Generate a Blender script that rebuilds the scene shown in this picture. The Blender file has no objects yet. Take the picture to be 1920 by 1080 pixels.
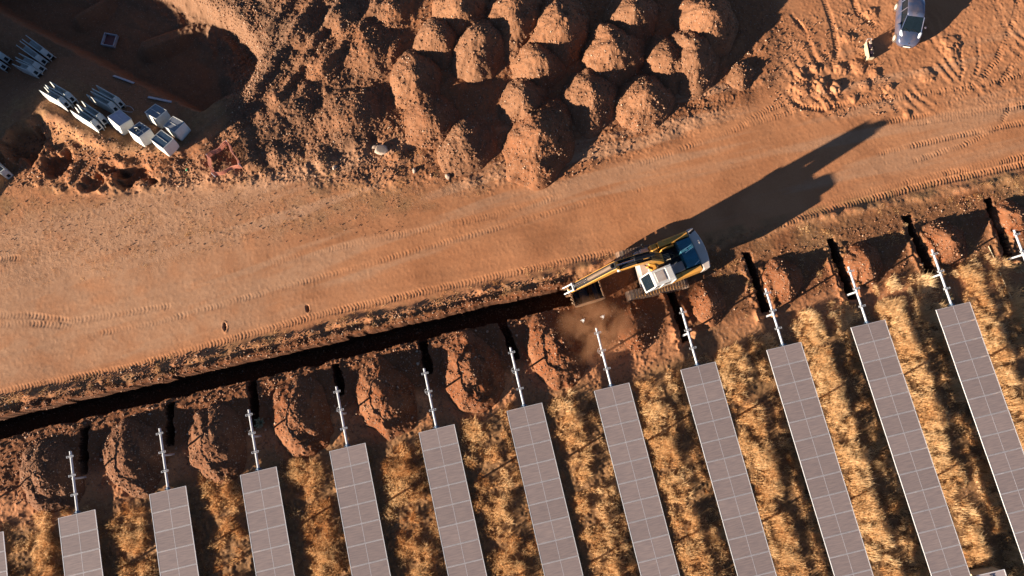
import bpy, bmesh, math, random
import numpy as np
from mathutils import Vector, Matrix

random.seed(7)
RNG = np.random.default_rng(7)
scn = bpy.context.scene
COL = scn.collection
R = math.radians

# ------------------------------------------------------------------ camera
ROT = (0.180141945, 0.00689233304, -0.230302597)
CAMZ = 44.0529051 + 1.5
FPX = 1300.0
cam_data = bpy.data.cameras.new("camera")
cam_data.sensor_width = 36.0
cam_data.lens = FPX / 1920.0 * 36.0
cam_data.clip_start = 0.5
cam_data.clip_end = 2000.0
cam = bpy.data.objects.new("camera", cam_data)
cam.location = (0, 0, CAMZ)
cam.rotation_euler = ROT
COL.objects.link(cam)
scn.camera = cam

# ------------------------------------------------------------------ light
SUN_EL = R(12.5)
SHADOW_AZ = R(17.6)                     # direction in which shadows fall (from +X towards +Y)
w = bpy.data.worlds.new("World")
scn.world = w
w.use_nodes = True
nt = w.node_tree
nt.nodes.clear()
sky = nt.nodes.new('ShaderNodeTexSky')
sky.sky_type = 'NISHITA'
sky.sun_disc = False
sky.sun_elevation = SUN_EL
sky.altitude = 3000.0
sky.air_density = 0.6
sky.dust_density = 0.3
# sun stands opposite to the shadows; Nishita rotation runs clockwise from +Y
sun_dir = Vector((-math.cos(SHADOW_AZ) * math.cos(SUN_EL), -math.sin(SHADOW_AZ) * math.cos(SUN_EL), math.sin(SUN_EL)))
sky.sun_rotation = math.atan2(sun_dir.x, sun_dir.y) % (2 * math.pi)
bg = nt.nodes.new('ShaderNodeBackground')
bg.inputs['Strength'].default_value = 0.05
wo = nt.nodes.new('ShaderNodeOutputWorld')
nt.links.new(sky.outputs[0], bg.inputs[0])
nt.links.new(bg.outputs[0], wo.inputs[0])
sl = bpy.data.lights.new("sun", 'SUN')
sl.energy = 5.0
sl.angle = R(0.53)
sl.color = (1.0, 0.87, 0.70)
so = bpy.data.objects.new("sun", sl)
so.rotation_euler = (-sun_dir).to_track_quat('-Z', 'Y').to_euler()
so.location = sun_dir * 100
COL.objects.link(so)
scn.view_settings.view_transform = 'Standard'
scn.view_settings.look = 'None'
scn.view_settings.gamma = 1.0
scn.view_settings.exposure = 1.65
scn.cycles.max_bounces = 5
scn.cycles.diffuse_bounces = 1
scn.cycles.volume_bounces = 1
scn.cycles.volume_step_rate = 3.0

CAM_M = np.array(cam.rotation_euler.to_matrix())


def G(px, py, z=0.0):
    """point at height z seen at photo pixel (1920 x 1080)"""
    d = CAM_M @ np.array([(px - 960) / FPX, -(py - 540) / FPX, -1.0])
    t = (z - CAMZ) / d[2]
    return np.array([d[0] * t, d[1] * t, z])


def G2(px, py, z=0.0):
    return G(px, py, z)[:2]


# ------------------------------------------------------------------ noise
def _hash(ix, iy, seed):
    h = (ix.astype(np.int64) * 374761393 + iy.astype(np.int64) * 668265263 + seed * 1442695041) & 0xFFFFFFFF
    h = ((h ^ (h >> 13)) * 1274126177) & 0xFFFFFFFF
    h = h ^ (h >> 16)
    return (h & 0xFFFF).astype(np.float32) / 65535.0


def vn(x, y, seed=0):
    xi = np.floor(x); yi = np.floor(y)
    fx = (x - xi).astype(np.float32); fy = (y - yi).astype(np.float32)
    fx = fx * fx * fx * (fx * (fx * 6 - 15) + 10); fy = fy * fy * fy * (fy * (fy * 6 - 15) + 10)
    xi = xi.astype(np.int64); yi = yi.astype(np.int64)
    a = _hash(xi, yi, seed); b = _hash(xi + 1, yi, seed)
    c = _hash(xi, yi + 1, seed); d = _hash(xi + 1, yi + 1, seed)
    return (a + (b - a) * fx + (c - a) * fy + (a - b - c + d) * fx * fy) * 2 - 1


def fbm(x, y, scale, octs=3, seed=0, gain=0.5):
    s = 0; a = 1.0; f = 1.0 / scale; tot = 0
    for i in range(octs):
        ca, sa = math.cos(i * 1.1 + .4), math.sin(i * 1.1 + .4)
        s = s + a * vn((x * ca - y * sa) * f, (x * sa + y * ca) * f, seed + 17 * i)
        tot += a; a *= gain; f *= 2.03
    return s / tot


def sst(e0, e1, v):
    t = np.clip((v - e0) / (e1 - e0), 0, 1)
    return t * t * (3 - 2 * t)


def polydist(x, y, pts):
    """distance to a polyline, signed side, arc length"""
    best = np.full(x.shape, 1e9, np.float32); arc = np.zeros(x.shape, np.float32); sgn = np.zeros(x.shape, np.float32)
    acc = 0.0
    for (ax, ay), (bx, by) in zip(pts[:-1], pts[1:]):
        dx, dy = bx - ax, by - ay; L = math.hypot(dx, dy) + 1e-9
        t = np.clip(((x - ax) * dx + (y - ay) * dy) / (L * L), 0, 1)
        qx = x - ax - t * dx; qy = y - ay - t * dy
        d = np.sqrt(qx * qx + qy * qy)
        m = d < best
        best = np.where(m, d, best); arc = np.where(m, acc + t * L, arc)
        sgn = np.where(m, (dx * (y - ay) - dy * (x - ax)) / L, sgn)
        acc += L
    return best, sgn, arc


def polysd(x, y, pts):
    """signed distance to a closed polygon, positive inside"""
    d, _, _ = polydist(x, y, list(pts) + [pts[0]])
    ins = np.zeros(x.shape, bool)
    n = len(pts)
    for i in range(n):
        ax, ay = pts[i]; bx, by = pts[(i + 1) % n]
        c = ((ay > y) != (by > y))
        if by != ay:
            ins ^= c & (x < (bx - ax) * (y - ay) / (by - ay) + ax)
    return np.where(ins, d, -d)


def P2(*pp, z=0.0):
    return [tuple(G2(a, b, z)) for a, b in pp]


# ------------------------------------------------------------------ rows of trackers (world frame: rows run along Y)
PITCH = 5.63532343
X0 = 0.559539176
MODP = 1.17018584
def rowx(i): return X0 + (i - 6) * PITCH
ROW_Y = {0: .32, 1: .326, 2: .449, 3: .312, 4: .462, 5: .309, 6: .349, 7: .306, 8: .332, 9: .293, 10: .439, 11: .282, 12: .3}

SIDE_TRENCH = [((157, 800), (158, 892)), ((318, 757), (319, 838)), ((471, 715), (478, 800)), ((628, 680), (640, 742)),
               ((792, 640), (805, 702)), ((940, 600), (968, 674)), ((1258, 540), (1288, 640)),
               ((1400, 472), (1437, 585)), ((1556, 446), (1598, 562)), ((1701, 405), (1746, 515)), ((1853, 370), (1893, 486))]

# ------------------------------------------------------------------ terrain height
CREST = P2((-90, 330), (0, 280), (85, 228), (150, 262), (220, 300), (300, 300), (350, 300), (395, 262), (440, 240), z=.7)
STORE = P2((-85, 335), (0, 285), (85, 232), (150, 262), (220, 296), (345, 298), (400, 262), (455, 190), (492, 100),
           (455, 48), (400, 10), (330, -30), (200, -90), (-110, -90))
PIT = P2((-60, -20), (0, 22), (200, 127), (392, 224), (446, 182), (490, 98), (450, 45), (390, 10), (320, -40), (100, -100), z=-1.4)
HOLES = [(52, 272, 1.1, 1.0, .9), (108, 314, 1.0, .9, .55), (176, 344, 1.1, .5, .4), (252, 330, 1.7, .8, .6), (215, 318, .8, .5, .3), (577, 579, .11, .24, .22), (422, 613, .11, .28, .24)]
BUMPS = [(690, 92, 2.2, .75), (605, 120, 1.3, .5), (655, 215, 2.3, .85), (535, 200, 1.6, .55), (575, 165, 1.0, .4), (640, 40, 1.3, .5),
         (560, 60, 1.4, .45), (500, 235, 1.3, .5), (520, 290, 1.0, .35), (600, 285, 1.2, .35), (460, 260, .9, .4), (745, 290, .9, .35),
         (470, 300, .8, .4), (735, 15, 1.6, .6), (440, 20, 1.3, .4), (430, 320, .7, .3)]
TRACKS = [  # (polyline, width, lug spacing, lug depth, rut depth)
    (P2((-40, 745), (120, 712), (240, 690), (420, 640), (600, 590), (800, 546), (960, 512), (1160, 470)), .5, .21, .05, .05),
    (P2((1340, 468), (1450, 425), (1560, 392), (1740, 345), (1960, 300)), .5, .21, .05, .06),
    (P2((1430, 420), (1570, 374), (1760, 328), (1960, 285)), .45, .2, .04, .03),
    (P2((1060, 532), (1180, 502)), .6, .2, .05, .06),
    (P2((-40, 488), (60, 482), (120, 470)), .45, .2, .04, .03),
    (P2((-40, 590), (60, 592), (130, 602), (220, 590), (330, 572)), .45, .24, .035, .03),
    (P2((-40, 612), (60, 606), (150, 612)), .45, .24, .035, .03),
    (P2((160, 630), (290, 606), (420, 570), (600, 520), (780, 470), (960, 420), (1130, 372)), .4, .22, .03, .03),
    (P2((480, 500), (640, 462), (800, 430), (920, 405), (1060, 365)), .45, .2, .025, .02),
    (P2((1160, 320), (1260, 285), (1400, 235), (1500, 205)), .45, .2, .035, .03),
    (P2((1380, 240), (1440, 205), (1500, 180)), .5, .2, .05, .04),
    (P2((1560, 215), (1640, 190), (1720, 178), (1840, 160), (1960, 130)), .4, .2, .04, .03),
    (P2((1580, 245), (1700, 222), (1820, 208), (1960, 190)), .4, .2, .035, .03),
    (P2((1680, 235), (1760, 225), (1880, 205), (1960, 195)), .4, .2, .035, .03),
    (P2((1640, 290), (1760, 262), (1850, 243), (1960, 222)), .4, .2, .035, .03),
    (P2((1700, 305), (1800, 275), (1870, 240), (1900, 190)), .4, .2, .03, .03),
    (P2((1770, 200), (1830, 160), (1870, 110), (1900, 40), (1915, -40)), .45, .22, .045, .04),
    (P2((1820, 215), (1870, 165), (1900, 120), (1950, 60)), .45, .22, .04, .04),
    (P2((1850, -40), (1872, 20), (1890, 70), (1920, 120)), .45, .22, .045, .03),
    (P2((1890, -40), (1915, 20), (1960, 80)), .45, .22, .045, .03),
    (P2((1810, 190), (1835, 120), (1832, 60)), .3, .3, .03, .03),
    (P2((1790, 190), (1805, 130), (1800, 90)), .3, .3, .03, .03),
    (P2((1480, 185), (1500, 200), (1540, 206), (1600, 190)), .4, .22, .05, .07),
    (P2((1540, -20), (1560, 40), (1570, 90), (1560, 130)), .45, .2, .05, .05),
    (P2((1595, -20), (1610, 25), (1650, 55)), .45, .2, .045, .05),
    (P2((1615, 60), (1640, 55), (1665, 40)), .45, .2, .05, .04),
    (P2((1640, 165), (1670, 190), (1690, 215)), .5, .2, .06, .05),
    (P2((1480, 20), (1510, 60), (1530, 110), (1540, 150)), .3, .4, .03, .08),
    (P2((1265, 180), (1290, 198), (1330, 200), (1380, 180), (1420, 150)), .5, .22, .05, .09),
    (P2((1100, 395), (1150, 372), (1230, 345)), .35, .22, .03, .01),
]
CLODS = [(1500, 140, .5, .22), (1540, 160, .6, .25), (1565, 165, .55, .28), (1575, 130, .5, .2), (1610, 125, .6, .2), (1530, 130, .4, .15),
         (1620, 160, .5, .16), (1665, 165, .4, .15), (1640, 140, .5, .18), (1590, 70, .5, .18), (1635, 25, .5, .2), (1780, 80, .7, .16),
         (1780, 100, .7, .14), (1735, 140, .7, .15), (1600, 185, .4, .16), (1700, 215, .4, .14), (1500, 165, .8, .2), (1550, 185, .9, .15)]


def terrain(x, y, fine=True):
    z = 0.10 * fbm(x, y, 9.0, 2, 3) + 0.012 * fbm(x, y, 1.6, 2, 5)
    # rough verges away from the road
    roadc = 12.3 + 0.6 * np.sin(x * .09)
    rub = polysd(x, y, P2((430, -60), (1480, -60), (1440, 160), (1290, 250), (1080, 330), (830, 350), (560, 345), (300, 345), (80, 345), (-60, 330), (-60, 270), (300, 290), (410, 250), (485, 110)))
    rubm = sst(-1.0, 1.0, rub + .7 * fbm(x, y, 2.5, 2, 9))
    z = z + rubm * (.16 * fbm(x, y, 1.7, 3, 11) + .05)
    left = polysd(x, y, P2((360, 60), (480, -60), (760, -60), (760, 345), (300, 345), (420, 250)))
    lm = sst(-.8, .8, left)
    z = z + lm * (.14 * fbm(x, y, 1.3, 3, 13) + .05 * np.abs(fbm(x, y, .5, 2, 14)))
    for bx, by, br, bh in BUMPS:
        cx, cy = G2(bx, by, bh * .6)
        m = (np.abs(x - cx) < br * 1.4) & (np.abs(y - cy) < br * 1.4)
        if m.any():
            xx, yy = x[m], y[m]
            r = np.sqrt((xx - cx) ** 2 + (yy - cy) ** 2) / br * (1 + .25 * fbm(xx, yy, .9, 2, int(bx)))
            z[m] += bh * np.clip(1.05 - np.sqrt(r * r + .02), 0, 1)
    bd, _, _ = polydist(x, y, P2((-330, 60), (-230, 190), (-120, 330)))  # unseen bank added beyond the left edge to shade the yard
    z = np.maximum(z, 2.3 - .5 * bd + .2 * fbm(x, y, 1.5, 3, 20))
    for pts in (P2((604, -20), (520, 110), (456, 205)), P2((655, -20), (572, 110), (522, 190)), P2((705, 15), (642, 90), (598, 145)), P2((560, -20), (500, 60))):
        bd, _, _ = polydist(x, y, pts)
        z = z + (.24 + .12 * fbm(x, y, 1.0, 2, 18)) * np.exp(-(bd / .32) ** 2)
    # storage slope falling away from the sun and the excavated pit behind it
    sd = polysd(x, y, STORE) + .25 * fbm(x, y, 1.2, 2, 21)
    dc, _, _ = polydist(x, y, CREST)
    down = .95 - .38 * np.clip(dc, 0, 6.0)
    sm = sst(-.3, .9, sd)
    z = z * (1 - sm) + (down + .03 * fbm(x, y, .8, 2, 22)) * sm
    cm = sst(1.5, .0, dc) * sst(40, 30, dc)
    z = z + .25 * cm * (1 + .5 * fbm(x, y, .9, 2, 23)) * sst(G2(460, 240)[0] + 1, G2(400, 260)[0], x)
    pd = polysd(x, y, PIT) + .15 * fbm(x, y, .9, 2, 24)
    dsw, _, _ = polydist(x, y, P2((-60, -20), (0, 22), (200, 127), (392, 224), z=-1.4))
    ne = sst(1.2, 4.5, dsw)
    pd = pd + ne * (.7 * fbm(x, y, 1.6, 3, 28))
    pm = sst(-.15 - 1.6 * ne, .75 + 4.0 * ne, pd)
    z = z + ne * pm * (1 - pm) * 1.7 * fbm(x, y, 1.0, 4, 29)
    z = z * (1 - pm) + (-3.1 + .05 * fbm(x, y, .7, 2, 25)) * pm
    bd, _, _ = polydist(x, y, P2((262, 74), (330, 50), (392, 24), z=-1.4))
    z = np.maximum(z, np.where(pm > .2, -2.15 - 1.3 * np.clip(bd - .28, 0, 9) ** 1.1 + .05 * fbm(x, y, .4, 2, 26), -99))
    bd, _, _ = polydist(x, y, P2((130, 20), (190, -15), (230, -40), z=-1.4))
    z = np.maximum(z, np.where(pm > .2, -2.2 - 1.3 * np.clip(bd - .1, 0, 9) ** 1.1 + .05 * fbm(x, y, .4, 2, 27), -99))
    for hx, hy, ra, rb, dp in HOLES:
        cx, cy = G2(hx, hy)
        q = np.sqrt(((x - cx) / ra) ** 2 + ((y - cy) / rb) ** 2) + (.8 if ra > .5 else .3) * fbm(x, y, .8 if ra > .5 else .2, 3, 31)
        z = z - dp * sst(1.15, .6, q) + (.22 if ra > .5 else .03) * np.exp(-((q - 1.3) / .25) ** 2) * (.4 + fbm(x, y, 1.1, 2, 33))
    # lower verge, windrow and lips beside the trench
    wl = fbm(x, y * .6, 1.1, 3, 41)
    z = z + np.exp(-((y - 8.35 - .25 * fbm(x, y * 0, 3.0, 2, 40)) / .28) ** 2) * (.13 + .16 * wl) * sst(11.5, 9.0, x)
    z = z + np.exp(-((y - 7.75) / .22) ** 2) * (.20 + .16 * fbm(x, y, .8, 2, 42)) * sst(6.0, 4.0, x)
    z = z + np.exp(-((y - 8.0 - .3 * np.sin(x * .12)) / .3) ** 2) * (.10 + .14 * wl) * sst(14.0, 16.0, x)
    vm = sst(8.6, 7.9, y) * sst(-40, -38, x)
    z = z + vm * ((.03 + .045 * sst(12, 6, x)) * fbm(x, y, .6, 3, 43))
    # grass field: softly heaped strips between the rows
    gm = sst(1.2, -.6, y + .5 * fbm(x, y, 2, 2, 44))
    z = z + gm * (.06 * fbm(x, y, 1.3, 2, 45) + .03)
    # trenches
    ye = .10 + .16 * fbm(x, y * 0, 1.2, 4, 51) + .06 * fbm(x, y, .35, 2, 58)
    tr = np.minimum(7.32 + ye - y, y - 6.16 - .18 * fbm(x, y * 0 + 5, 1.0, 4, 52) - .06 * fbm(x, y, .35, 2, 59))
    tr = np.minimum(tr, 6.5 - x + .2 * fbm(x, y, .6, 2, 53))
    tm = sst(-.04, .10, tr)
    z = z * (1 - tm) + (-2.3 + .08 * fbm(x, y, .6, 2, 54)) * tm
    for a, b in SIDE_TRENCH:
        (ax, ay), (bx, by) = G2(*a), G2(*b)
        m = (x > min(ax, bx) - 1.5) & (x < max(ax, bx) + 1.5) & (y > min(ay, by) - 1.5) & (y < max(ay, by) + 1.5)
        if m.any():
            xx, yy = x[m], y[m]
            cx = ax + (bx - ax) * (yy - ay) / (by - ay)
            d = np.minimum(.27 - np.abs(xx - cx), np.minimum(ay - yy, yy - by)) + .15 * fbm(xx, yy, .6, 3, 55)
            t = sst(-.03, .08, d)
            q = z[m] + (.17 + .34 * fbm(xx, yy, .4, 3, 56)) * np.exp(-((d + .30) / .22) ** 2) * sst(6.2, 5.6, yy + (ax < 5) * 9)
            q = q * (1 - t) + (-1.3 + .05 * fbm(xx, yy, .5, 1, 57)) * t
            z[m] = np.minimum(q, np.where(z[m] < -.6, z[m], 9))
    z = z + .012 * sst(8.8, 9.6, y) * fbm(x * .12, y + .4 * np.sin(x * .11), .55, 3, 69)
    if not fine:
        return z
    # wheel and crawler prints
    for pts, wd, sp, dl, rut in TRACKS:
        xs = [p[0] for p in pts]; ys = [p[1] for p in pts]
        m = (x > min(xs) - 1) & (x < max(xs) + 1) & (y > min(ys) - 1) & (y < max(ys) + 1)
        if not m.any():
            continue
        xx, yy = x[m], y[m]
        d, sg, s = polydist(xx, yy, pts)
        tot = sum(math.dist(p, q) for p, q in zip(pts[:-1], pts[1:]))
        d = d + .05 * fbm(xx, yy, .6, 2, 62)
        win = sst(wd * .62, wd * .36, d) * np.maximum(sst(-.22, .30, fbm(xx, yy, 1.7, 3, 61)), .75 if (dl > .045 and len(pts) > 3) else (.45 if len(pts) > 4 else .3)) * (1 + .6 * sst(22, 27, xx)) * sst(0, .8, s) * sst(tot, tot - .8, s)
        lug = np.sin((s + .35 * np.abs(sg) + .10 * fbm(xx, yy, .9, 2, 64)) * 2 * math.pi / sp) * (.75 + .5 * fbm(xx, yy, .3, 2, 68))
        z[m] += win * (dl * .42 * lug - rut * .7 + rut * .45 * np.exp(-((d - wd * .58) / .08) ** 2))
    for cx, cy, cr, ch in CLODS:
        wx, wy = G2(cx, cy)
        m = (np.abs(x - wx) < cr * 2) & (np.abs(y - wy) < cr * 2)
        xx, yy = x[m], y[m]
        q = np.sqrt((xx - wx) ** 2 + (yy - wy) ** 2) / cr + .35 * fbm(xx, yy, .35, 2, 63)
        z[m] += ch * .7 * sst(1.15, .2, q + .3 * fbm(xx, yy, .18, 2, 70))
    chs = polysd(x, y, P2((1440, 60), (1560, -60), (1960, -60), (1960, 210), (1650, 235), (1440, 235)))
    cm = sst(-.5, 2.0, chs)
    z = z + cm * (.018 * fbm(x, y, .45, 3, 65) + .02 * np.sin((x * .93 + y * .35 + .6 * fbm(x, y, 3, 2, 66)) * 9.0) * sst(0, .4, fbm(x, y, 3.5, 2, 67)))
    # gravel and clods
    g = vn(x / .13, y / .13, 71); g2 = vn(x / .24 + 4, y / .24, 72)
    rough = np.clip(.005 + .024 * rubm + .014 * lm + .024 * vm * (1 - tm) * sst(12, 7, x) + .012 * vm * sst(7, 12, x) + .004 * gm + .010 * cm, 0, .07)
    litter = sst(14.2, 17.0, y + 1.2 * fbm(x, y, 3, 2, 73)) * sst(9, 4, x)
    rough = np.maximum(rough, .008 * litter)
    rough = np.where(sm > .3, .02 * (1 - .4 * pm) + .07 * ne * (pm > .02) * (1 - pm), rough)
    z = z + rough * (np.clip(g, 0, 1) ** 2 * 1.3 + .6 * np.clip(g2, 0, 1) ** 2 + .5 * g)
    return z


RES = 0.062
def graded(a, far, n):
    t = np.linspace(0, 1, n + 1)[1:]
    return a + (far - a) * t ** 3
fx = np.arange(-40.0, 47.0, RES); fy = np.arange(-21.0, 41.5, RES)
gx = np.concatenate([graded(fx[0], -400, 24)[::-1], fx, graded(fx[-1], 400, 24)])
gy = np.concatenate([graded(fy[0], -400, 24)[::-1], fy, graded(fy[-1], 400, 24)])
GX, GY = np.meshgrid(gx, gy)
HZ = terrain(GX, GY).astype(np.float32)


def hz(x, y):
    i = int(np.clip(np.searchsorted(gx, x) - 1, 0, len(gx) - 2)); j = int(np.clip(np.searchsorted(gy, y) - 1, 0, len(gy) - 2))
    tx = (x - gx[i]) / (gx[i + 1] - gx[i]); ty = (y - gy[j]) / (gy[j + 1] - gy[j])
    return float((HZ[j, i] * (1 - tx) + HZ[j, i + 1] * tx) * (1 - ty) + (HZ[j + 1, i] * (1 - tx) + HZ[j + 1, i + 1] * tx) * ty)


def hzv(x, y):
    i = np.clip(np.searchsorted(gx, x) - 1, 0, len(gx) - 2); j = np.clip(np.searchsorted(gy, y) - 1, 0, len(gy) - 2)
    tx = (x - gx[i]) / (gx[i + 1] - gx[i]); ty = (y - gy[j]) / (gy[j + 1] - gy[j])
    return (HZ[j, i] * (1 - tx) + HZ[j, i + 1] * tx) * (1 - ty) + (HZ[j + 1, i] * (1 - tx) + HZ[j + 1, i + 1] * tx) * ty


# ------------------------------------------------------------------ materials
def new_mat(name):
    m = bpy.data.materials.new(name); m.use_nodes = True
    n = m.node_tree; b = n.nodes['Principled BSDF']
    return m, n, b


def pmat(name, col, rough=.6, metal=0.0, var=.12, scale=6.0, spec=.4, bump=0.0, dirt=None, dirt_amt=.5, dirt_scale=1.5, coat=0.0):
    """painted / bare surface with uneven tone and optional dust patches"""
    m, n, b = new_mat(name)
    tc = n.nodes.new('ShaderNodeTexCoord')
    no = n.nodes.new('ShaderNodeTexNoise'); no.inputs['Scale'].default_value = scale; no.inputs['Detail'].default_value = 4
    n.links.new(tc.outputs['Object'], no.inputs['Vector'])
    cr = n.nodes.new('ShaderNodeValToRGB')
    cr.color_ramp.elements[0].position = .3; cr.color_ramp.elements[1].position = .7
    cr.color_ramp.elements[0].color = (*[c * (1 - var) for c in col], 1); cr.color_ramp.elements[1].color = (*[min(1, c * (1 + var)) for c in col], 1)
    n.links.new(no.outputs['Fac'], cr.inputs['Fac'])
    out = cr.outputs['Color']
    if dirt:
        n2 = n.nodes.new('ShaderNodeTexNoise'); n2.inputs['Scale'].default_value = dirt_scale; n2.inputs['Detail'].default_value = 6
        n.links.new(tc.outputs['Object'], n2.inputs['Vector'])
        mr = n.nodes.new('ShaderNodeMapRange'); mr.inputs[1].default_value = .42; mr.inputs[2].default_value = .68; mr.inputs[4].default_value = dirt_amt
        n.links.new(n2.outputs['Fac'], mr.inputs[0])
        mx = n.nodes.new('ShaderNodeMix'); mx.data_type = 'RGBA'
        n.links.new(mr.outputs[0], mx.inputs[0]); n.links.new(out, mx.inputs[6]); mx.inputs[7].default_value = (*dirt, 1)
        out = mx.outputs[2]
    n.links.new(out, b.inputs['Base Color'])
    b.inputs['Roughness'].default_value = rough; b.inputs['Metallic'].default_value = metal
    b.inputs['Specular IOR Level'].default_value = spec
    b.inputs['Coat Weight'].default_value = coat
    if bump:
        bp = n.nodes.new('ShaderNodeBump'); bp.inputs['Strength'].default_value = bump; bp.inputs['Distance'].default_value = .02
        n.links.new(no.outputs['Fac'], bp.inputs['Height']); n.links.new(bp.outputs[0], b.inputs['Normal'])
    return m


def soil_mat(name, road, fresh, grey, straw):
    """earth: four soils mixed by the attributes fresh, grey and straw, with pebbles and fine relief"""
    m, n, b = new_mat(name)
    L = n.links.new
    tc = n.nodes.new('ShaderNodeTexCoord')
    def noise(scale, detail=5, rough=.6):
        q = n.nodes.new('ShaderNodeTexNoise'); q.inputs['Scale'].default_value = scale; q.inputs['Detail'].default_value = detail; q.inputs['Roughness'].default_value = rough
        L(tc.outputs['Object'], q.inputs['Vector']); return q
    def mix(f, a, bb):
        q = n.nodes.new('ShaderNodeMix'); q.data_type = 'RGBA'
        for s, v in ((0, f), (6, a), (7, bb)):
            if isinstance(v, tuple): q.inputs[s].default_value = (*v, 1)
            elif isinstance(v, float): q.inputs[s].default_value = v
            else: L(v, q.inputs[s])
        return q.outputs[2]
    def attr(nm):
        q = n.nodes.new('ShaderNodeAttribute'); q.attribute_name = nm; return q.outputs['Fac']
    def rng(v, a, bb, c=0., d=1.):
        q = n.nodes.new('ShaderNodeMapRange'); q.inputs[1].default_value = a; q.inputs[2].default_value = bb; q.inputs[3].default_value = c; q.inputs[4].default_value = d
        L(v, q.inputs[0]); return q.outputs[0]
    big = noise(.35, 4); mid = noise(2.2, 6); fin = noise(14, 6, .7)
    c = mix(rng(big.outputs['Fac'], .35, .65), road, tuple(v * k for v, k in zip(road, (.9, .84, .8))))
    c = mix(attr('fresh'), c, mix(rng(mid.outputs['Fac'], .3, .7), fresh, tuple(v * .72 for v in fresh)))
    c = mix(attr('grey'), c, mix(rng(mid.outputs['Fac'], .3, .7), grey, tuple(v * .7 for v in grey)))
    c = mix(attr('straw'), c, mix(rng(mid.outputs['Fac'], .35, .65), straw, tuple(v * .6 for v in straw)))
    bl = noise(5.5, 7, .72)
    m3 = n.nodes.new('ShaderNodeMath'); m3.operation = 'MULTIPLY'; L(rng(bl.outputs['Fac'], .52, .62, 0., .8), m3.inputs[0]); L(attr('stones'), m3.inputs[1])
    c = mix(m3.outputs[0], c, (.17, .085, .048))
    c = mix(attr('dusty'), c, mix(rng(mid.outputs['Fac'], .3, .7), (.48, .262, .152), (.42, .215, .118)))
    vo = n.nodes.new('ShaderNodeTexVoronoi'); vo.inputs['Scale'].default_value = 9.0; L(tc.outputs['Object'], vo.inputs['Vector'])
    peb = rng(vo.outputs['Distance'], .16, .30, 1., 0.)
    sep = n.nodes.new('ShaderNodeSeparateColor'); L(vo.outputs['Color'], sep.inputs[0])
    keep = rng(sep.outputs[0], .55, .62)
    mm = n.nodes.new('ShaderNodeMath'); mm.operation = 'MULTIPLY'; L(peb, mm.inputs[0]); L(keep, mm.inputs[1])
    m2 = n.nodes.new('ShaderNodeMath'); m2.operation = 'MULTIPLY'; L(mm.outputs[0], m2.inputs[0]); L(attr('stones'), m2.inputs[1])
    c = mix(m2.outputs[0], c, mix(rng(sep.outputs[1], 0, 1.), (.34, .20, .13), (.42, .32, .25)))
    mul = n.nodes.new('ShaderNodeMix'); mul.data_type = 'RGBA'; mul.blend_type = 'MULTIPLY'; mul.inputs[0].default_value = .38
    L(c, mul.inputs[6]); L(rng(fin.outputs['Fac'], .25, .75, .55, 1.25), mul.inputs[7])
    L(mul.outputs[2], b.inputs['Base Color'])
    b.inputs['Roughness'].default_value = .95; b.inputs['Specular IOR Level'].default_value = .15
    ad = n.nodes.new('ShaderNodeMath'); ad.operation = 'MULTIPLY_ADD'; L(m2.outputs[0], ad.inputs[0]); ad.inputs[1].default_value = .8; L(fin.outputs['Fac'], ad.inputs[2])
    bp = n.nodes.new('ShaderNodeBump'); bp.inputs['Distance'].default_value = .03
    sb = n.nodes.new('ShaderNodeMath'); sb.operation = 'MULTIPLY_ADD'; L(attr('stones'), sb.inputs[0]); sb.inputs[1].default_value = .55; sb.inputs[2].default_value = .18
    L(sb.outputs[0], bp.inputs['Strength'])
    L(ad.outputs[0], bp.inputs['Height']); L(bp.outputs[0], b.inputs['Normal'])
    return m


ROADC = (.48, .212, .100); FRESH = (.165, .057, .023); GREY = (.19, .108, .066); STRAW = (.34, .185, .085)
M_SOIL = soil_mat('earth', ROADC, FRESH, GREY, STRAW)
M_TRENCH_SHADE = soil_mat('trench clay darkened as shade', (.10, .042, .022), (.11, .040, .018), (.10, .05, .03), (.10, .05, .03))  # shade inside the trench is put into this darkened soil colour
M_PILE = soil_mat('dumped earth', (.275, .132, .068), (.20, .059, .020), (.14, .072, .042), STRAW)

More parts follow.
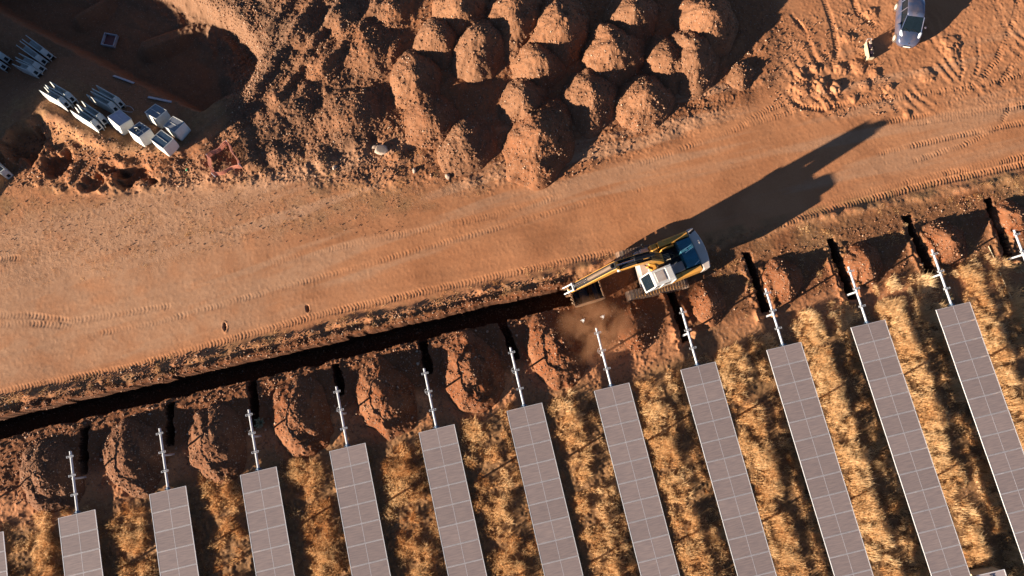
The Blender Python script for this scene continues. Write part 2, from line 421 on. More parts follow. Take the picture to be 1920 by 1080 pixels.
M_GLASS = None
def solar_mat():
    m, n, b = new_mat('dusty solar glass'); L = n.links.new
    tc = n.nodes.new('ShaderNodeTexCoord')
    oi = n.nodes.new('ShaderNodeObjectInfo')
    mp = n.nodes.new('ShaderNodeMapping'); mp.inputs['Scale'].default_value = (.8, 7.0, 1)
    ad = n.nodes.new('ShaderNodeVectorMath'); ad.operation = 'ADD'
    L(tc.outputs['Object'], ad.inputs[0]); L(oi.outputs['Location'], ad.inputs[1]); L(ad.outputs[0], mp.inputs['Vector'])
    no = n.nodes.new('ShaderNodeTexNoise'); no.inputs['Scale'].default_value = 2.0; no.inputs['Detail'].default_value = 5
    L(mp.outputs[0], no.inputs['Vector'])
    cr = n.nodes.new('ShaderNodeValToRGB'); cr.color_ramp.elements[0].position = .3; cr.color_ramp.elements[1].position = .72
    cr.color_ramp.elements[0].color = (.22, .172, .168, 1); cr.color_ramp.elements[1].color = (.325, .245, .222, 1)
    L(no.outputs['Fac'], cr.inputs['Fac'])
    # busbar / cell grid
    sp = n.nodes.new('ShaderNodeSeparateXYZ'); L(tc.outputs['Object'], sp.inputs[0])
    prev = None
    for ax, per in ((0, 2.278 / 24), (1, 1.134 / 6)):
        md = n.nodes.new('ShaderNodeMath'); md.operation = 'PINGPONG'; md.inputs[1].default_value = per / 2; L(sp.outputs[ax], md.inputs[0])
        lt = n.nodes.new('ShaderNodeMath'); lt.operation = 'LESS_THAN'; lt.inputs[1].default_value = .005; L(md.outputs[0], lt.inputs[0])
        if prev is None: prev = lt.outputs[0]
        else:
            mx = n.nodes.new('ShaderNodeMath'); mx.operation = 'MAXIMUM'; L(prev, mx.inputs[0]); L(lt.outputs[0], mx.inputs[1]); prev = mx.outputs[0]
    hs = n.nodes.new('ShaderNodeHueSaturation'); L(cr.outputs[0], hs.inputs['Color'])
    mr = n.nodes.new('ShaderNodeMapRange'); mr.inputs[3].default_value = .93; mr.inputs[4].default_value = 1.07; L(oi.outputs['Random'], mr.inputs[0]); L(mr.outputs[0], hs.inputs['Value'])
    mx = n.nodes.new('ShaderNodeMix'); mx.data_type = 'RGBA'; mf = n.nodes.new('ShaderNodeMath'); mf.operation = 'MULTIPLY'; mf.inputs[1].default_value = .35; L(prev, mf.inputs[0]); L(mf.outputs[0], mx.inputs[0])
    L(hs.outputs[0], mx.inputs[6]); mx.inputs[7].default_value = (.33, .27, .25, 1)
    L(mx.outputs[2], b.inputs['Base Color'])
    b.inputs['Roughness'].default_value = .32; b.inputs['Specular IOR Level'].default_value = .5
    return m
M_PANEL = solar_mat()
M_FRAME = pmat('anodised aluminium', (.78, .76, .76), .4, .2, .05)
M_SEAM = pmat('dulled aluminium', (.55, .51, .52), .45, .1, .08, 3)
M_GALV = pmat('galvanised steel', (.52, .52, .54), .45, .25, .08, 9)
M_BACK = pmat('backsheet', (.7, .7, .7), .6)
M_MOTOR = pmat('slate blue bearing', (.10, .15, .22), .5)
M_YEL = pmat('tan yellow paint', (.78, .37, .065), .42, 0, .06, 3, dirt=(.44, .24, .12), dirt_amt=.4, coat=.2)
M_DARKP = pmat('dark grey hood with sky tint', (.03, .15, .22), .3, 0, .15, 4, dirt=(.12, .10, .09), dirt_amt=.25, coat=.3)  # sky reflection painted as a blue tint into the grey hood
M_GREYP = pmat('warm grey paint', (.42, .36, .33), .5, 0, .1, 4, dirt=(.34, .2, .12), dirt_amt=.5)
M_BLACK = pmat('black rubber and steel', (.012, .012, .013), .5, 0, .2, 8)
M_SHOE = pmat('worn track steel', (.22, .16, .125), .55, .3, .25, 5, dirt=(.38, .2, .11), dirt_amt=.7, dirt_scale=3)
M_CABW = pmat('off white cab paint', (.58, .58, .57), .4, 0, .06, 3, dirt=(.5, .36, .26), dirt_amt=.35)
M_GLASSD = pmat('dark tinted glass', (.008, .014, .02), .06, 0, .1, 3, spec=.5)
M_CHROME = pmat('chromed rod', (.75, .77, .8), .12, 1.0, .03)
M_BUCK = pmat('worn bucket steel', (.40, .27, .17), .5, .2, .2, 4, dirt=(.42, .2, .09), dirt_amt=.7)
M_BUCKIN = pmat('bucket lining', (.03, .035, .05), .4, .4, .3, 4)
M_CAR = pmat('silver blue car paint', (.065, .088, .16), .3, .35, .04, 2, dirt=(.4, .24, .15), dirt_amt=.32, coat=.6)
M_CARL = pmat('headlamp lens', (.75, .78, .82), .12, 0, .05)
M_TYRE = pmat('dusty tyre', (.10, .07, .055), .85, 0, .3, 9)
M_RIM = pmat('dusty alloy', (.62, .50, .40), .5, .2, .1)
M_CONC = pmat('pale cast trough', (.50, .52, .49), .6, 0, .08, 5, dirt=(.5, .36, .27), dirt_amt=.35)
M_LIDS = [pmat('lid film ' + k, c, r, 0, .12, 4) for k, c, r in (('lavender', (.40, .38, .46), .5), ('slate', (.10, .13, .17), .3), ('blue', (.07, .11, .16), .25), ('pewter', (.14, .17, .21), .3), ('ash', (.19, .20, .23), .35))]
M_WHITE = pmat('white woven plastic', (.68, .66, .61), .6, 0, .06, 5, dirt=(.6, .42, .3), dirt_amt=.25)
M_ORANGE = pmat('orange plastic net', (.62, .24, .16), .6, 0, .1)
M_GREEN = pmat('green glass', (.02, .30, .12), .1)
M_STONE = pmat('red brown stone', (.36, .19, .115), .85, 0, .3, 3)
M_STONEP = pmat('pale stone', (.42, .31, .235), .8, 0, .15, 5)
M_WOOD = pmat('weathered board', (.40, .42, .46), .7, 0, .12, 4)
M_CREAM = pmat('cream sheet metal', (.46, .36, .23), .5, 0, .06)
M_PLUM = pmat('plum dark engine', (.055, .03, .04), .5, 0, .3, 9)
M_BIRD = pmat('white feathers', (.85, .84, .80), .8)
M_DARKSTONE = pmat('dark clod', (.07, .035, .025), .9, 0, .3, 6)


# ------------------------------------------------------------------ mesh helpers
class MB:
    def __init__(self):
        self.v = []; self.f = []; self.m = []; self.mats = []; self.cur = 0
        self.T = Matrix.Identity(4)
    def mat(self, m):
        if m not in self.mats: self.mats.append(m)
        self.cur = self.mats.index(m); return self
    def add(self, vs, fs):
        o = len(self.v)
        self.v += [tuple(self.T @ Vector(p)) for p in vs]
        self.f += [[i + o for i in q] for q in fs]; self.m += [self.cur] * len(fs)
        return self
    def box(self, x0, x1, y0, y1, z0, z1, tx=0, ty=0):
        """box, top shrunk by tx / ty on every side"""
        vs = [(x0, y0, z0), (x1, y0, z0), (x1, y1, z0), (x0, y1, z0), (x0 + tx, y0 + ty, z1), (x1 - tx, y0 + ty, z1), (x1 - tx, y1 - ty, z1), (x0 + tx, y1 - ty, z1)]
        return self.add(vs, [(3, 2, 1, 0), (4, 5, 6, 7), (0, 1, 5, 4), (1, 2, 6, 5), (2, 3, 7, 6), (3, 0, 4, 7)])
    def prism(self, prof, a, b, axis='y'):
        """closed profile (u, v) extruded; axis y: (x, z), axis z: (x, y), axis x: (y, z)"""
        n = len(prof)
        mk = {'y': lambda u, v, t: (u, t, v), 'z': lambda u, v, t: (u, v, t), 'x': lambda u, v, t: (t, u, v)}[axis]
        vs = [mk(u, v, a) for u, v in prof] + [mk(u, v, b) for u, v in prof]
        fs = [list(range(n))[::-1], list(range(n, 2 * n))] + [(i, (i + 1) % n, n + (i + 1) % n, n + i) for i in range(n)]
        return self.add(vs, fs)
    def tube(self, pts, r, n=8, cap=True):
        rs = r if isinstance(r, (list, tuple)) else [r] * len(pts)
        vs = []; fs = []
        for k, p in enumerate(pts):
            p = Vector(p)
            d = (Vector(pts[min(k + 1, len(pts) - 1)]) - Vector(pts[max(k - 1, 0)])).normalized()
            u = d.orthogonal().normalized() if k == 0 else (u - d * u.dot(d)).normalized()
            q = d.cross(u)
            for i in range(n):
                a = 2 * math.pi * i / n
                vs.append(tuple(p + (u * math.cos(a) + q * math.sin(a)) * rs[k]))
        for k in range(len(pts) - 1):
            for i in range(n):
                fs.append((k * n + i, k * n + (i + 1) % n, (k + 1) * n + (i + 1) % n, (k + 1) * n + i))
        if cap:
            fs.append(tuple(range(n))[::-1]); fs.append(tuple(range((len(pts) - 1) * n, len(pts) * n)))
        return self.add(vs, fs)
    def loft(self, rings, close=True, cap=True):
        n = len(rings[0]); vs = [p for r in rings for p in r]; fs = []
        for k in range(len(rings) - 1):
            for i in range(n if close else n - 1):
                fs.append((k * n + i, k * n + (i + 1) % n, (k + 1) * n + (i + 1) % n, (k + 1) * n + i))
        if cap:
            fs.append(tuple(range(n))[::-1]); fs.append(tuple(range((len(rings) - 1) * n, len(rings) * n)))
        return self.add(vs, fs)
    def build(self, name, parent=None, bevel=0.0, smooth=False, mat=None):
        me = bpy.data.meshes.new(name)
        me.from_pydata(self.v, [], self.f)
        for m in (self.mats or [mat]): me.materials.append(m)
        if self.mats: me.polygons.foreach_set('material_index', self.m)
        bm = bmesh.new(); bm.from_mesh(me)
        bmesh.ops.recalc_face_normals(bm, faces=bm.faces)
        if bevel:
            bmesh.ops.remove_doubles(bm, verts=bm.verts, dist=1e-5)
            es = [e for e in bm.edges if len(e.link_faces) == 2 and e.calc_face_angle(0) > .5]
            bmesh.ops.bevel(bm, geom=es, offset=bevel, segments=2, affect='EDGES', profile=.5, clamp_overlap=True)
        bm.to_mesh(me); bm.free()
        if smooth: me.polygons.foreach_set('use_smooth', [True] * len(me.polygons))
        o = bpy.data.objects.new(name, me); COL.objects.link(o)
        if parent: o.parent = parent
        return o


def empty(name, loc, rz=0.0, rot=None):
    o = bpy.data.objects.new(name, None); COL.objects.link(o)
    o.empty_display_size = .2
    o.location = loc; o.rotation_euler = rot if rot else (0, 0, rz)
    return o


def tag(o, label, cat, group=None):
    o['label'] = label; o['category'] = cat
    if group: o['group'] = group
    return o


def copy_tree(o, parent=None):
    c = o.copy(); COL.objects.link(c)
    if parent: c.parent = parent
    for ch in [q for q in bpy.data.objects if q.parent == o and q != c]:
        copy_tree(ch, c)
    return c


def np_mesh(name, verts, faces, mat, attrs=None, smooth=True, parent=None):
    """faces: (n, k) int array"""
    me = bpy.data.meshes.new(name)
    k = faces.shape[1]; n = faces.shape[0]
    me.vertices.add(len(verts)); me.vertices.foreach_set('co', np.ascontiguousarray(verts, np.float32).ravel())
    me.loops.add(n * k); me.loops.foreach_set('vertex_index', np.ascontiguousarray(faces, np.int32).ravel())
    me.polygons.add(n); me.polygons.foreach_set('loop_start', np.arange(0, n * k, k, dtype=np.int32))
    if smooth: me.polygons.foreach_set('use_smooth', np.ones(n, bool))
    me.update(calc_edges=True)
    for nm, v in (attrs or {}).items():
        a = me.attributes.new(nm, 'FLOAT', 'POINT'); a.data.foreach_set('value', np.ascontiguousarray(v, np.float32))
    me.materials.append(mat)
    o = bpy.data.objects.new(name, me); COL.objects.link(o)
    if parent: o.parent = parent
    return o


# ------------------------------------------------------------------ ground, road and trench sheets (one height field, split by place)
def build_ground():
    nx, ny = len(gx), len(gy)
    X, Y = GX, GY
    n1 = fbm(X, Y, 3.0, 3, 81); n2 = fbm(X, Y, .9, 2, 82)
    rub = polysd(X, Y, P2((430, -60), (1480, -60), (1440, 160), (1290, 250), (1080, 330), (830, 350), (560, 345), (80, 345), (-60, 330), (-60, 270), (300, 290), (410, 250), (485, 110)))
    rubm = sst(-1, 1, rub + .8 * n1)
    fresh = np.clip(.55 * rubm + sst(8.1, 7.3, Y + .4 * n2) * sst(2.2, 3.2, Y + .6 * n1) * .8 + .9 * np.exp(-((Y - 7.75) / .35) ** 2) * sst(6, 4, X), 0, 1)
    fresh = np.maximum(fresh, .25 * sst(.0, .6, n1) * sst(8.6, 9.4, Y) * sst(16, 15, Y))
    store = sst(0, .6, polysd(X, Y, STORE)); fresh = np.maximum(fresh * (1 - .6 * store), .25 * store)
    lft = polysd(X, Y, P2((360, -60), (760, -60), (700, 330), (300, 345), (420, 250)))
    edge = sst(3.5, .5, np.abs(polysd(X, Y, PIT))) * sst(1.5, 4, polydist(X, Y, P2((-60, -20), (0, 22), (200, 127), (392, 224), z=-1.4))[0])
    grey = np.clip(.9 * edge + .55 * store + sst(-1, 1, lft) * (.45 + .5 * n1), 0, .85)
    lit = sst(14.6, 16.6, Y + 1.4 * n1) * sst(11, 3, X) * (1 - sst(-.5, .8, rub))
    straw = np.clip(lit * (.35 + .6 * n2) + sst(1.5, .0, Y + n1) * .9 + sst(9.0, 8.7, Y) * sst(7.5, 8.1, Y) * (.3 + .8 * n2) + sst(9, 11, X) * sst(8.6, 7.8, Y) * (.25 + .7 * n1), 0, 1)
    straw = np.where(HZ < -.5, 0, straw)
    stones = np.clip(.15 + .8 * edge + .85 * rubm + .95 * lit + sst(8.7, 8.2, Y) * .7 - store * .4, 0, 1)
    dusty = np.clip(sst(-2, -22, X + 5 * n1) * sst(8.8, 10, Y) * sst(22, 19, Y) * (.75 + .5 * n2) * (1 - store) + .75 * sst(-.05, .45, fbm(X * .07, Y + .10 * np.abs(X - 8) ** 1.0 * (X < 8), .8, 4, 85)) * sst(9, 10, Y) * sst(22, 18, Y), 0, 1)
    V = np.stack([X, Y, HZ], -1).reshape(-1, 3)
    at = {'fresh': fresh.ravel(), 'grey': grey.ravel(), 'straw': straw.ravel() * (1 - edge.ravel()), 'dusty': dusty.ravel(), 'stones': stones.ravel()}
    idx = np.arange(nx * ny).reshape(ny, nx)
    F = np.stack([idx[:-1, :-1], idx[:-1, 1:], idx[1:, 1:], idx[1:, :-1]], -1).reshape(-1, 4)
    fcx = .25 * (X[:-1, :-1] + X[1:, 1:]) * 2; fcy = .25 * (Y[:-1, :-1] + Y[1:, 1:]) * 2
    fz = np.minimum(HZ[:-1, :-1], HZ[1:, 1:])
    up = P2((-700, 470), (-100, 420), (0, 420), (480, 432), (700, 400), (900, 358), (1060, 305), (1300, 240), (1500, 205), (1650, 185), (1920, 150), (2300, 100))
    lo = P2((-700, 880), (-60, 745), (200, 690), (600, 590), (1060, 490), (1340, 470), (1600, 372), (1920, 300), (2300, 215))
    jit = .35 * fbm(fcx, fcy, 1.0, 2, 91)
    rd = polysd(fcx, fcy, up + lo[::-1]) + jit
    k = np.zeros(fcx.shape, int)
    k[rd > 0] = 1
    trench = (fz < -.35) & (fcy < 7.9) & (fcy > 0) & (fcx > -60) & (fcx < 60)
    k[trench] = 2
    k = k.ravel()
    for kk, nm in ((0, 'ground'), (1, 'dirt_road'), (2, 'trench')):
        f = F[k == kk]
        used, inv = np.unique(f, return_inverse=True)
        o = np_mesh(nm, V[used], inv.reshape(-1, 4), M_TRENCH_SHADE if kk == 2 else M_SOIL, {q: v[used] for q, v in at.items()})
        o['kind'] = 'structure'
build_ground()


# ------------------------------------------------------------------ soil mounds and spoil heaps
def mound(name, px, py, rad, h, label, group, cat='soil mound', along=1.0, yaw=0.0, seed=0, fresh=.5, grey=.0, stones=.9, sharp=.03, base_pt=None, rough=1.0):
    cx, cy = G2(px, py, h * .85) if base_pt is None else base_pt
    nr, nth = max(18, int(rad / .05)), max(60, int(rad * 2 * math.pi / .07))
    t = (np.arange(nr + 1) / nr)
    th = np.linspace(0, 2 * math.pi, nth, endpoint=False)
    T, TH = np.meshgrid(t, th, indexing='ij')
    rr = rad * (1 + .13 * vn(np.cos(TH) * 1.3 + seed, np.sin(TH) * 1.3 + 5, seed) + .05 * vn(np.cos(TH) * 4 + seed, np.sin(TH) * 4, seed + 1))
    u = T * rr * np.cos(TH); v = T * rr * np.sin(TH) * along
    X = cx + u * math.cos(yaw) - v * math.sin(yaw); Y = cy + u * math.sin(yaw) + v * math.cos(yaw)
    prof = np.clip((math.sqrt(1 + sharp) - np.sqrt(T * T + sharp)) / (math.sqrt(1 + sharp) - math.sqrt(sharp)), 0, 1)
    prof = prof * (1 - .25 * T * (1 - T))
    fade = sst(1.0, .82, T)
    d = rough * (.12 * fbm(X, Y, 1.1, 3, 100 + seed) * h + .05 * fbm(X, Y, .45, 3, 120 + seed) + .04 * np.clip(vn(X / .17, Y / .17, 7), 0, 1) ** 2 + .035 * np.clip(vn(X / .11, Y / .11, 8), 0, 1) ** 2 + .016 * fbm(X, Y, .3, 2, 9))
    base = hzv(X, Y)
    base = np.where(base < -.3, np.minimum(base, .0), base)
    Z = np.where(base < -.3, base * .2, base) * (1 - .6 * (1 - T)) + h * prof + d * fade + .02 * fade
    Z = np.where(T >= .999, base - .12, Z)
    me_v = np.stack([X - cx, Y - cy, Z], -1).reshape(-1, 3)
    i0 = np.arange(nr)[:, None] * nth; j = np.arange(nth)[None, :]; j2 = (j + 1) % nth
    F = np.stack([i0 + j, i0 + nth + j, i0 + nth + j2, i0 + j2], -1).reshape(-1, 4)
    n = len(me_v)
    o = np_mesh(name, me_v, F[:, ::-1][:, ::-1], M_PILE, {'fresh': np.full(n, fresh) * (.7 + .3 * vn(X / .8, Y / .8, 3)).ravel(), 'grey': np.full(n, grey), 'straw': np.zeros(n), 'stones': np.full(n, stones)})
    o.location = (cx, cy, 0)
    tag(o, label, cat, group)
    ns = int(150 * rad * rad * along * stones)
    ii = np.minimum((RNG.random(ns) ** .45 * nr * .97).astype(int), nr - 2); jj = RNG.integers(0, nth, ns)
    STONE_P.append(np.stack([X[ii, jj], Y[ii, jj], Z[ii, jj]], -1)); STONE_S.append(.018 + .06 * RNG.random(ns) ** 3.5)
    return o


STONE_P, STONE_S = [], []
GM = 'dumped piles of red soil beside the road'
MOUNDS = [
    (866, 2, 2.1, 1.5, 'soil mound cut by the top edge, leftmost of those dumped at the top'),
    (966, 14, 2.2, 1.6, 'soil mound at the top edge, second from the left of the dumped piles'),
    (822, 60, 1.9, 1.4, 'blocky lit soil mound below the leftmost pile at the top edge'),
    (898, 72, 2.2, 1.6, 'large triangular lit soil mound with stones along its upper crest'),
    (774, 136, 1.9, 1.3, 'leftmost standing soil mound, facing the rubble slope, with a broad black shadow'),
    (808, 218, 2.0, 1.1, 'orange flat-faced low soil mound above the pale boulder'),
    (868, 262, 1.9, 1.1, 'narrow soil mound between the orange pile and the gravelly road-side pile'),
    (1052, 38, 2.3, 1.7, 'tall soil mound near the top edge with a smooth lower lip'),
    (1012, 110, 2.0, 1.5, 'four-sided lit soil mound in the middle column of the piles'),
    (982, 178, 1.8, 1.2, 'small square-faced soil mound just above the big gravelly pile'),
    (1012, 252, 2.5, 1.6, 'big ochre gravelly soil mound standing closest to the road in the middle'),
    (1152, 78, 2.2, 1.6, 'long lit soil mound whose left flank runs into the pile below'),
    (1112, 176, 2.1, 1.4, 'soil mound with a diagonal lower edge beside the dark gap left of the rounded pile'),
    (1190, 18, 2.1, 1.6, 'soil mound at the top edge with a thin dark groove on its right'),
    (1212, 178, 2.3, 1.3, 'rounded soil mound at the right end of the road-side row with a scooped black hollow'),
    (1262, 108, 1.9, 1.2, 'soil mound running down into the curved wheel rut'),
    (1304, 92, 1.9, 1.5, 'pointed soil mound beside the widest black shadow'),
    (1338, 22, 2.5, 2.0, 'tallest soil mound at the top edge, rightmost of the dumped piles'),
    (1392, 138, 1.0, .45, 'small low rubble pile at the right tip of the shadow of the mounds'),
]
for i, (a, b, r_, h_, lab) in enumerate(MOUNDS):
    mound('soil_mound', a, b, r_ * (.99 + .06 * math.sin(i * 1.3)), h_ * (1.12 + .08 * math.sin(i * 2.9)), lab, GM, seed=11 + i * 7, sharp=.16, fresh=(.12 + .2 * (i * 37 % 10) / 10) if i not in (5, 10) else .6, grey=.05 + .35 * (i * 53 % 10) / 10, rough=1.35, yaw=R(-30 + 12 * math.sin(i * 1.7)), along=1.22 + .14 * math.sin(i * 2.1))

GH = 'spoil heaps dug from the trenches'
HEAPS = [
    (82, 888, 1.8, 1.0, 1.45, 'dark stony spoil heap in the bottom left, left of the first bare tube end'),
    (240, 855, 1.75, 1.0, 1.5, 'stony brown spoil heap between the first and second tube ends from the left'),
    (398, 832, 1.7, 1.05, 1.55, 'spoil heap with a smooth inner face between second and third tube ends from the left'),
    (560, 780, 1.75, 1.1, 1.55, 'horseshoe spoil heap between the third and fourth tube ends from the left'),
    (718, 742, 1.8, 1.15, 1.5, 'wide crescent spoil heap between the fourth and fifth tube ends from the left'),
    (884, 688, 1.8, 1.1, 1.5, 'bright orange spoil heap one row left of the heap against the dust cloud'),
    (1046, 648, 1.75, 1.15, 1.6, 'large spoil heap right against the left side of the dust cloud'),
]
for i, (a, b, r_, h_, al, lab) in enumerate(HEAPS):
    mound('spoil_heap', a - 2, b + 5, r_ * 1.12, h_ * 1.15, lab, GH, 'spoil heap', along=al * .86, rough=1.5, seed=61 + i * 5, fresh=.98 if i > 2 else .8, grey=.05 if i > 2 else .6 - .1 * i, sharp=.12, yaw=R(4 + 5 * math.sin(i * 2.3)))
HEAPS2 = [
    (1192, 605, 1.3, .55, 1.5, 'low spoil heap right of the dust cloud, below the crawler'),
    (1332, 568, 1.25, .75, 1.3, 'spoil heap below the rear of the excavator'),
    (1476, 520, 1.3, .95, 1.2, 'cone of spoil right of the trench nearest the end of the excavator shadow'),
    (1628, 490, 1.3, .95, 1.2, 'cone of spoil next to the third bare tube end from the right'),
    (1786, 448, 1.4, .95, 1.2, 'cone of spoil next to the second bare tube end from the right'),
    (1912, 405, 1.2, .8, 1.2, 'spoil heap cut by the right edge of the picture'),
]
for i, (a, b, r_, h_, al, lab) in enumerate(HEAPS2):
    mound('spoil_heap', a, b, r_, h_, lab, GH, 'spoil heap', along=al, seed=131 + i * 5, fresh=1.0, sharp=.03)


# ------------------------------------------------------------------ solar trackers
def module_proto():
    g = MB(); hx, hy = 2.278 / 2, 1.154 / 2
    g.mat(M_PANEL).add([(-hx + .03, -hy + .03, .036), (hx - .03, -hy + .03, .036), (hx - .03, hy - .03, .036), (-hx + .03, hy - .03, .036)], [(0, 1, 2, 3)])
    g.mat(M_BACK).add([(-hx + .03, -hy + .03, .028), (hx - .03, -hy + .03, .028), (hx - .03, hy - .03, .028), (-hx + .03, hy - .03, .028)], [(3, 2, 1, 0)])
    g.mat(M_SEAM).box(-.012, .012, -hy + .032, hy - .032, .0362, .0385)
    p = g.build('solar_panel')
    f = MB()
    for s in (-1, 1):
        f.mat(M_FRAME).box(min(s * hx, s * (hx - .034)), max(s * hx, s * (hx - .034)), -hy, hy, 0, .042)
        f.mat(M_SEAM).box(-hx + .034, hx - .034, min(s * hy, s * (hy - .025)), max(s * hy, s * (hy - .025)), 0, .042)
    fo = f.build('frame', p)
    return p, fo
PAN, FRA = module_proto()
COL.objects.unlink(PAN); COL.objects.unlink(FRA)


def bracket_mesh():
    b = MB().mat(M_GALV)
    for s in (-1, 1):
        b.box(-.22, .22, s * .045 - .012, s * .045 + .012, .02, .075)
    b.box(-.22, -.19, -.033, .033, .03, .06); b.box(.19, .22, -.033, .033, .03, .06)
    b.box(-.09, .09, -.03, .03, -.09, .05)
    return b
BR = bracket_mesh().build('mounting_bracket'); COL.objects.unlink(BR)
TR_LABEL = {
    0: 'solar tracker row cut off by the left edge, only a sliver of its panels showing',
    1: 'leftmost whole solar tracker row, three to four panels long in view',
    2: 'solar tracker row second from the left, right of the leftmost bare-ended row',
    3: 'solar tracker row third from the left, its tube end beside a clump of green weed',
    4: 'solar tracker row fourth from the left with the wide crescent spoil heap at its right',
    5: 'solar tracker row fifth from the left, in line with the bright orange spoil heap',
    6: 'middle solar tracker row, its tube end left of the heap by the dust cloud',
    7: 'solar tracker row whose bare tube sticks into the brown dust cloud',
    8: 'solar tracker row directly below the rear of the excavator',
    9: 'solar tracker row third whole one from the right, behind the excavator shadow',
    10: 'solar tracker row second whole one from the right',
    11: 'rightmost whole solar tracker row, the one with the tube end highest in the picture',
    12: 'solar tracker row at the right edge, only its tube end and slanting post showing',
}
PANEL_Z = 1.462
for i in range(0, 13):
    x = rowx(i); y0 = ROW_Y[i]
    root = empty('solar_tracker', (x, y0, 0))
    tag(root, TR_LABEL[i], 'solar tracker', 'parallel rows of solar trackers')
    nmod = 9 + i
    ylen = nmod * MODP
    t = MB().mat(M_GALV)
    t.tube([(0, 3.82, 1.40), (0, -ylen, 1.40)], .072, 10)
    t.build('torque_tube', root, smooth=False)
    c = MB().mat(M_MOTOR); c.tube([(0, .16, 1.40), (0, .02, 1.40)], .105, 10); c.box(-.2, .2, .04, .10, 1.38, 1.45); c.build('end_clamp', root)
    for k in range(3):
        o = BR.copy(); COL.objects.link(o); o.parent = root; o.location = (0, (k + 1) * MODP - .02, 1.46)
    py = 2.12
    while py > -ylen:
        hb = hz(x, y0 + py)
        pm_ = MB().mat(M_GALV)
        zb = hb - .3
        for s in (-1, 1): pm_.box(-.04, .04, s * .05 - .004, s * .05 + .004, zb, 1.32)
        pm_.box(-.005, .005, -.046, .046, zb, 1.32)
        pm_.box(-.09, .09, -.05, .05, 1.32, 1.445)
        po = pm_.build('post', root); po.location = (0, py, 0)
        py -= 6.45
    if i in (3, 4, 6, 7, 5):
        w_ = MB().mat(M_GALV)
        w_.tube([(-.05, 2.55, 1.44), (-.22, 2.5, 1.35), (-.27, 2.35, 1.25), (-.2, 2.2, 1.2), (-.03, 2.1, 1.3)], .008, 5); w_.build('hanging_cable', root)
    for k in range(6 if i == 12 else 0, nmod):
        p = PAN.copy(); COL.objects.link(p); p.parent = root
        p.location = (0, -(k + .5) * MODP, PANEL_Z + .004 * math.sin(k * 3.7 + i)); p.rotation_euler = (R(.15) * math.sin(k * 2.3 + i * 1.7), R(.25) * math.sin(k * 1.9 + i), 0)
        f = FRA.copy(); COL.objects.link(f); f.parent = p
bpy.data.objects.remove(FRA); bpy.data.objects.remove(PAN); bpy.data.objects.remove(BR)


# ------------------------------------------------------------------ excavator
def dark_tops(o):
    # shade painted as black on the upward faces of boom and stick
    me = o.data
    if M_TOPS.name not in [m.name for m in me.materials]: me.materials.append(M_TOPS)
    k = [m.name for m in me.materials].index(M_TOPS.name)
    for p in me.polygons:
        if p.normal.z > .55 and abs(p.normal.y) < .3: p.material_index = k


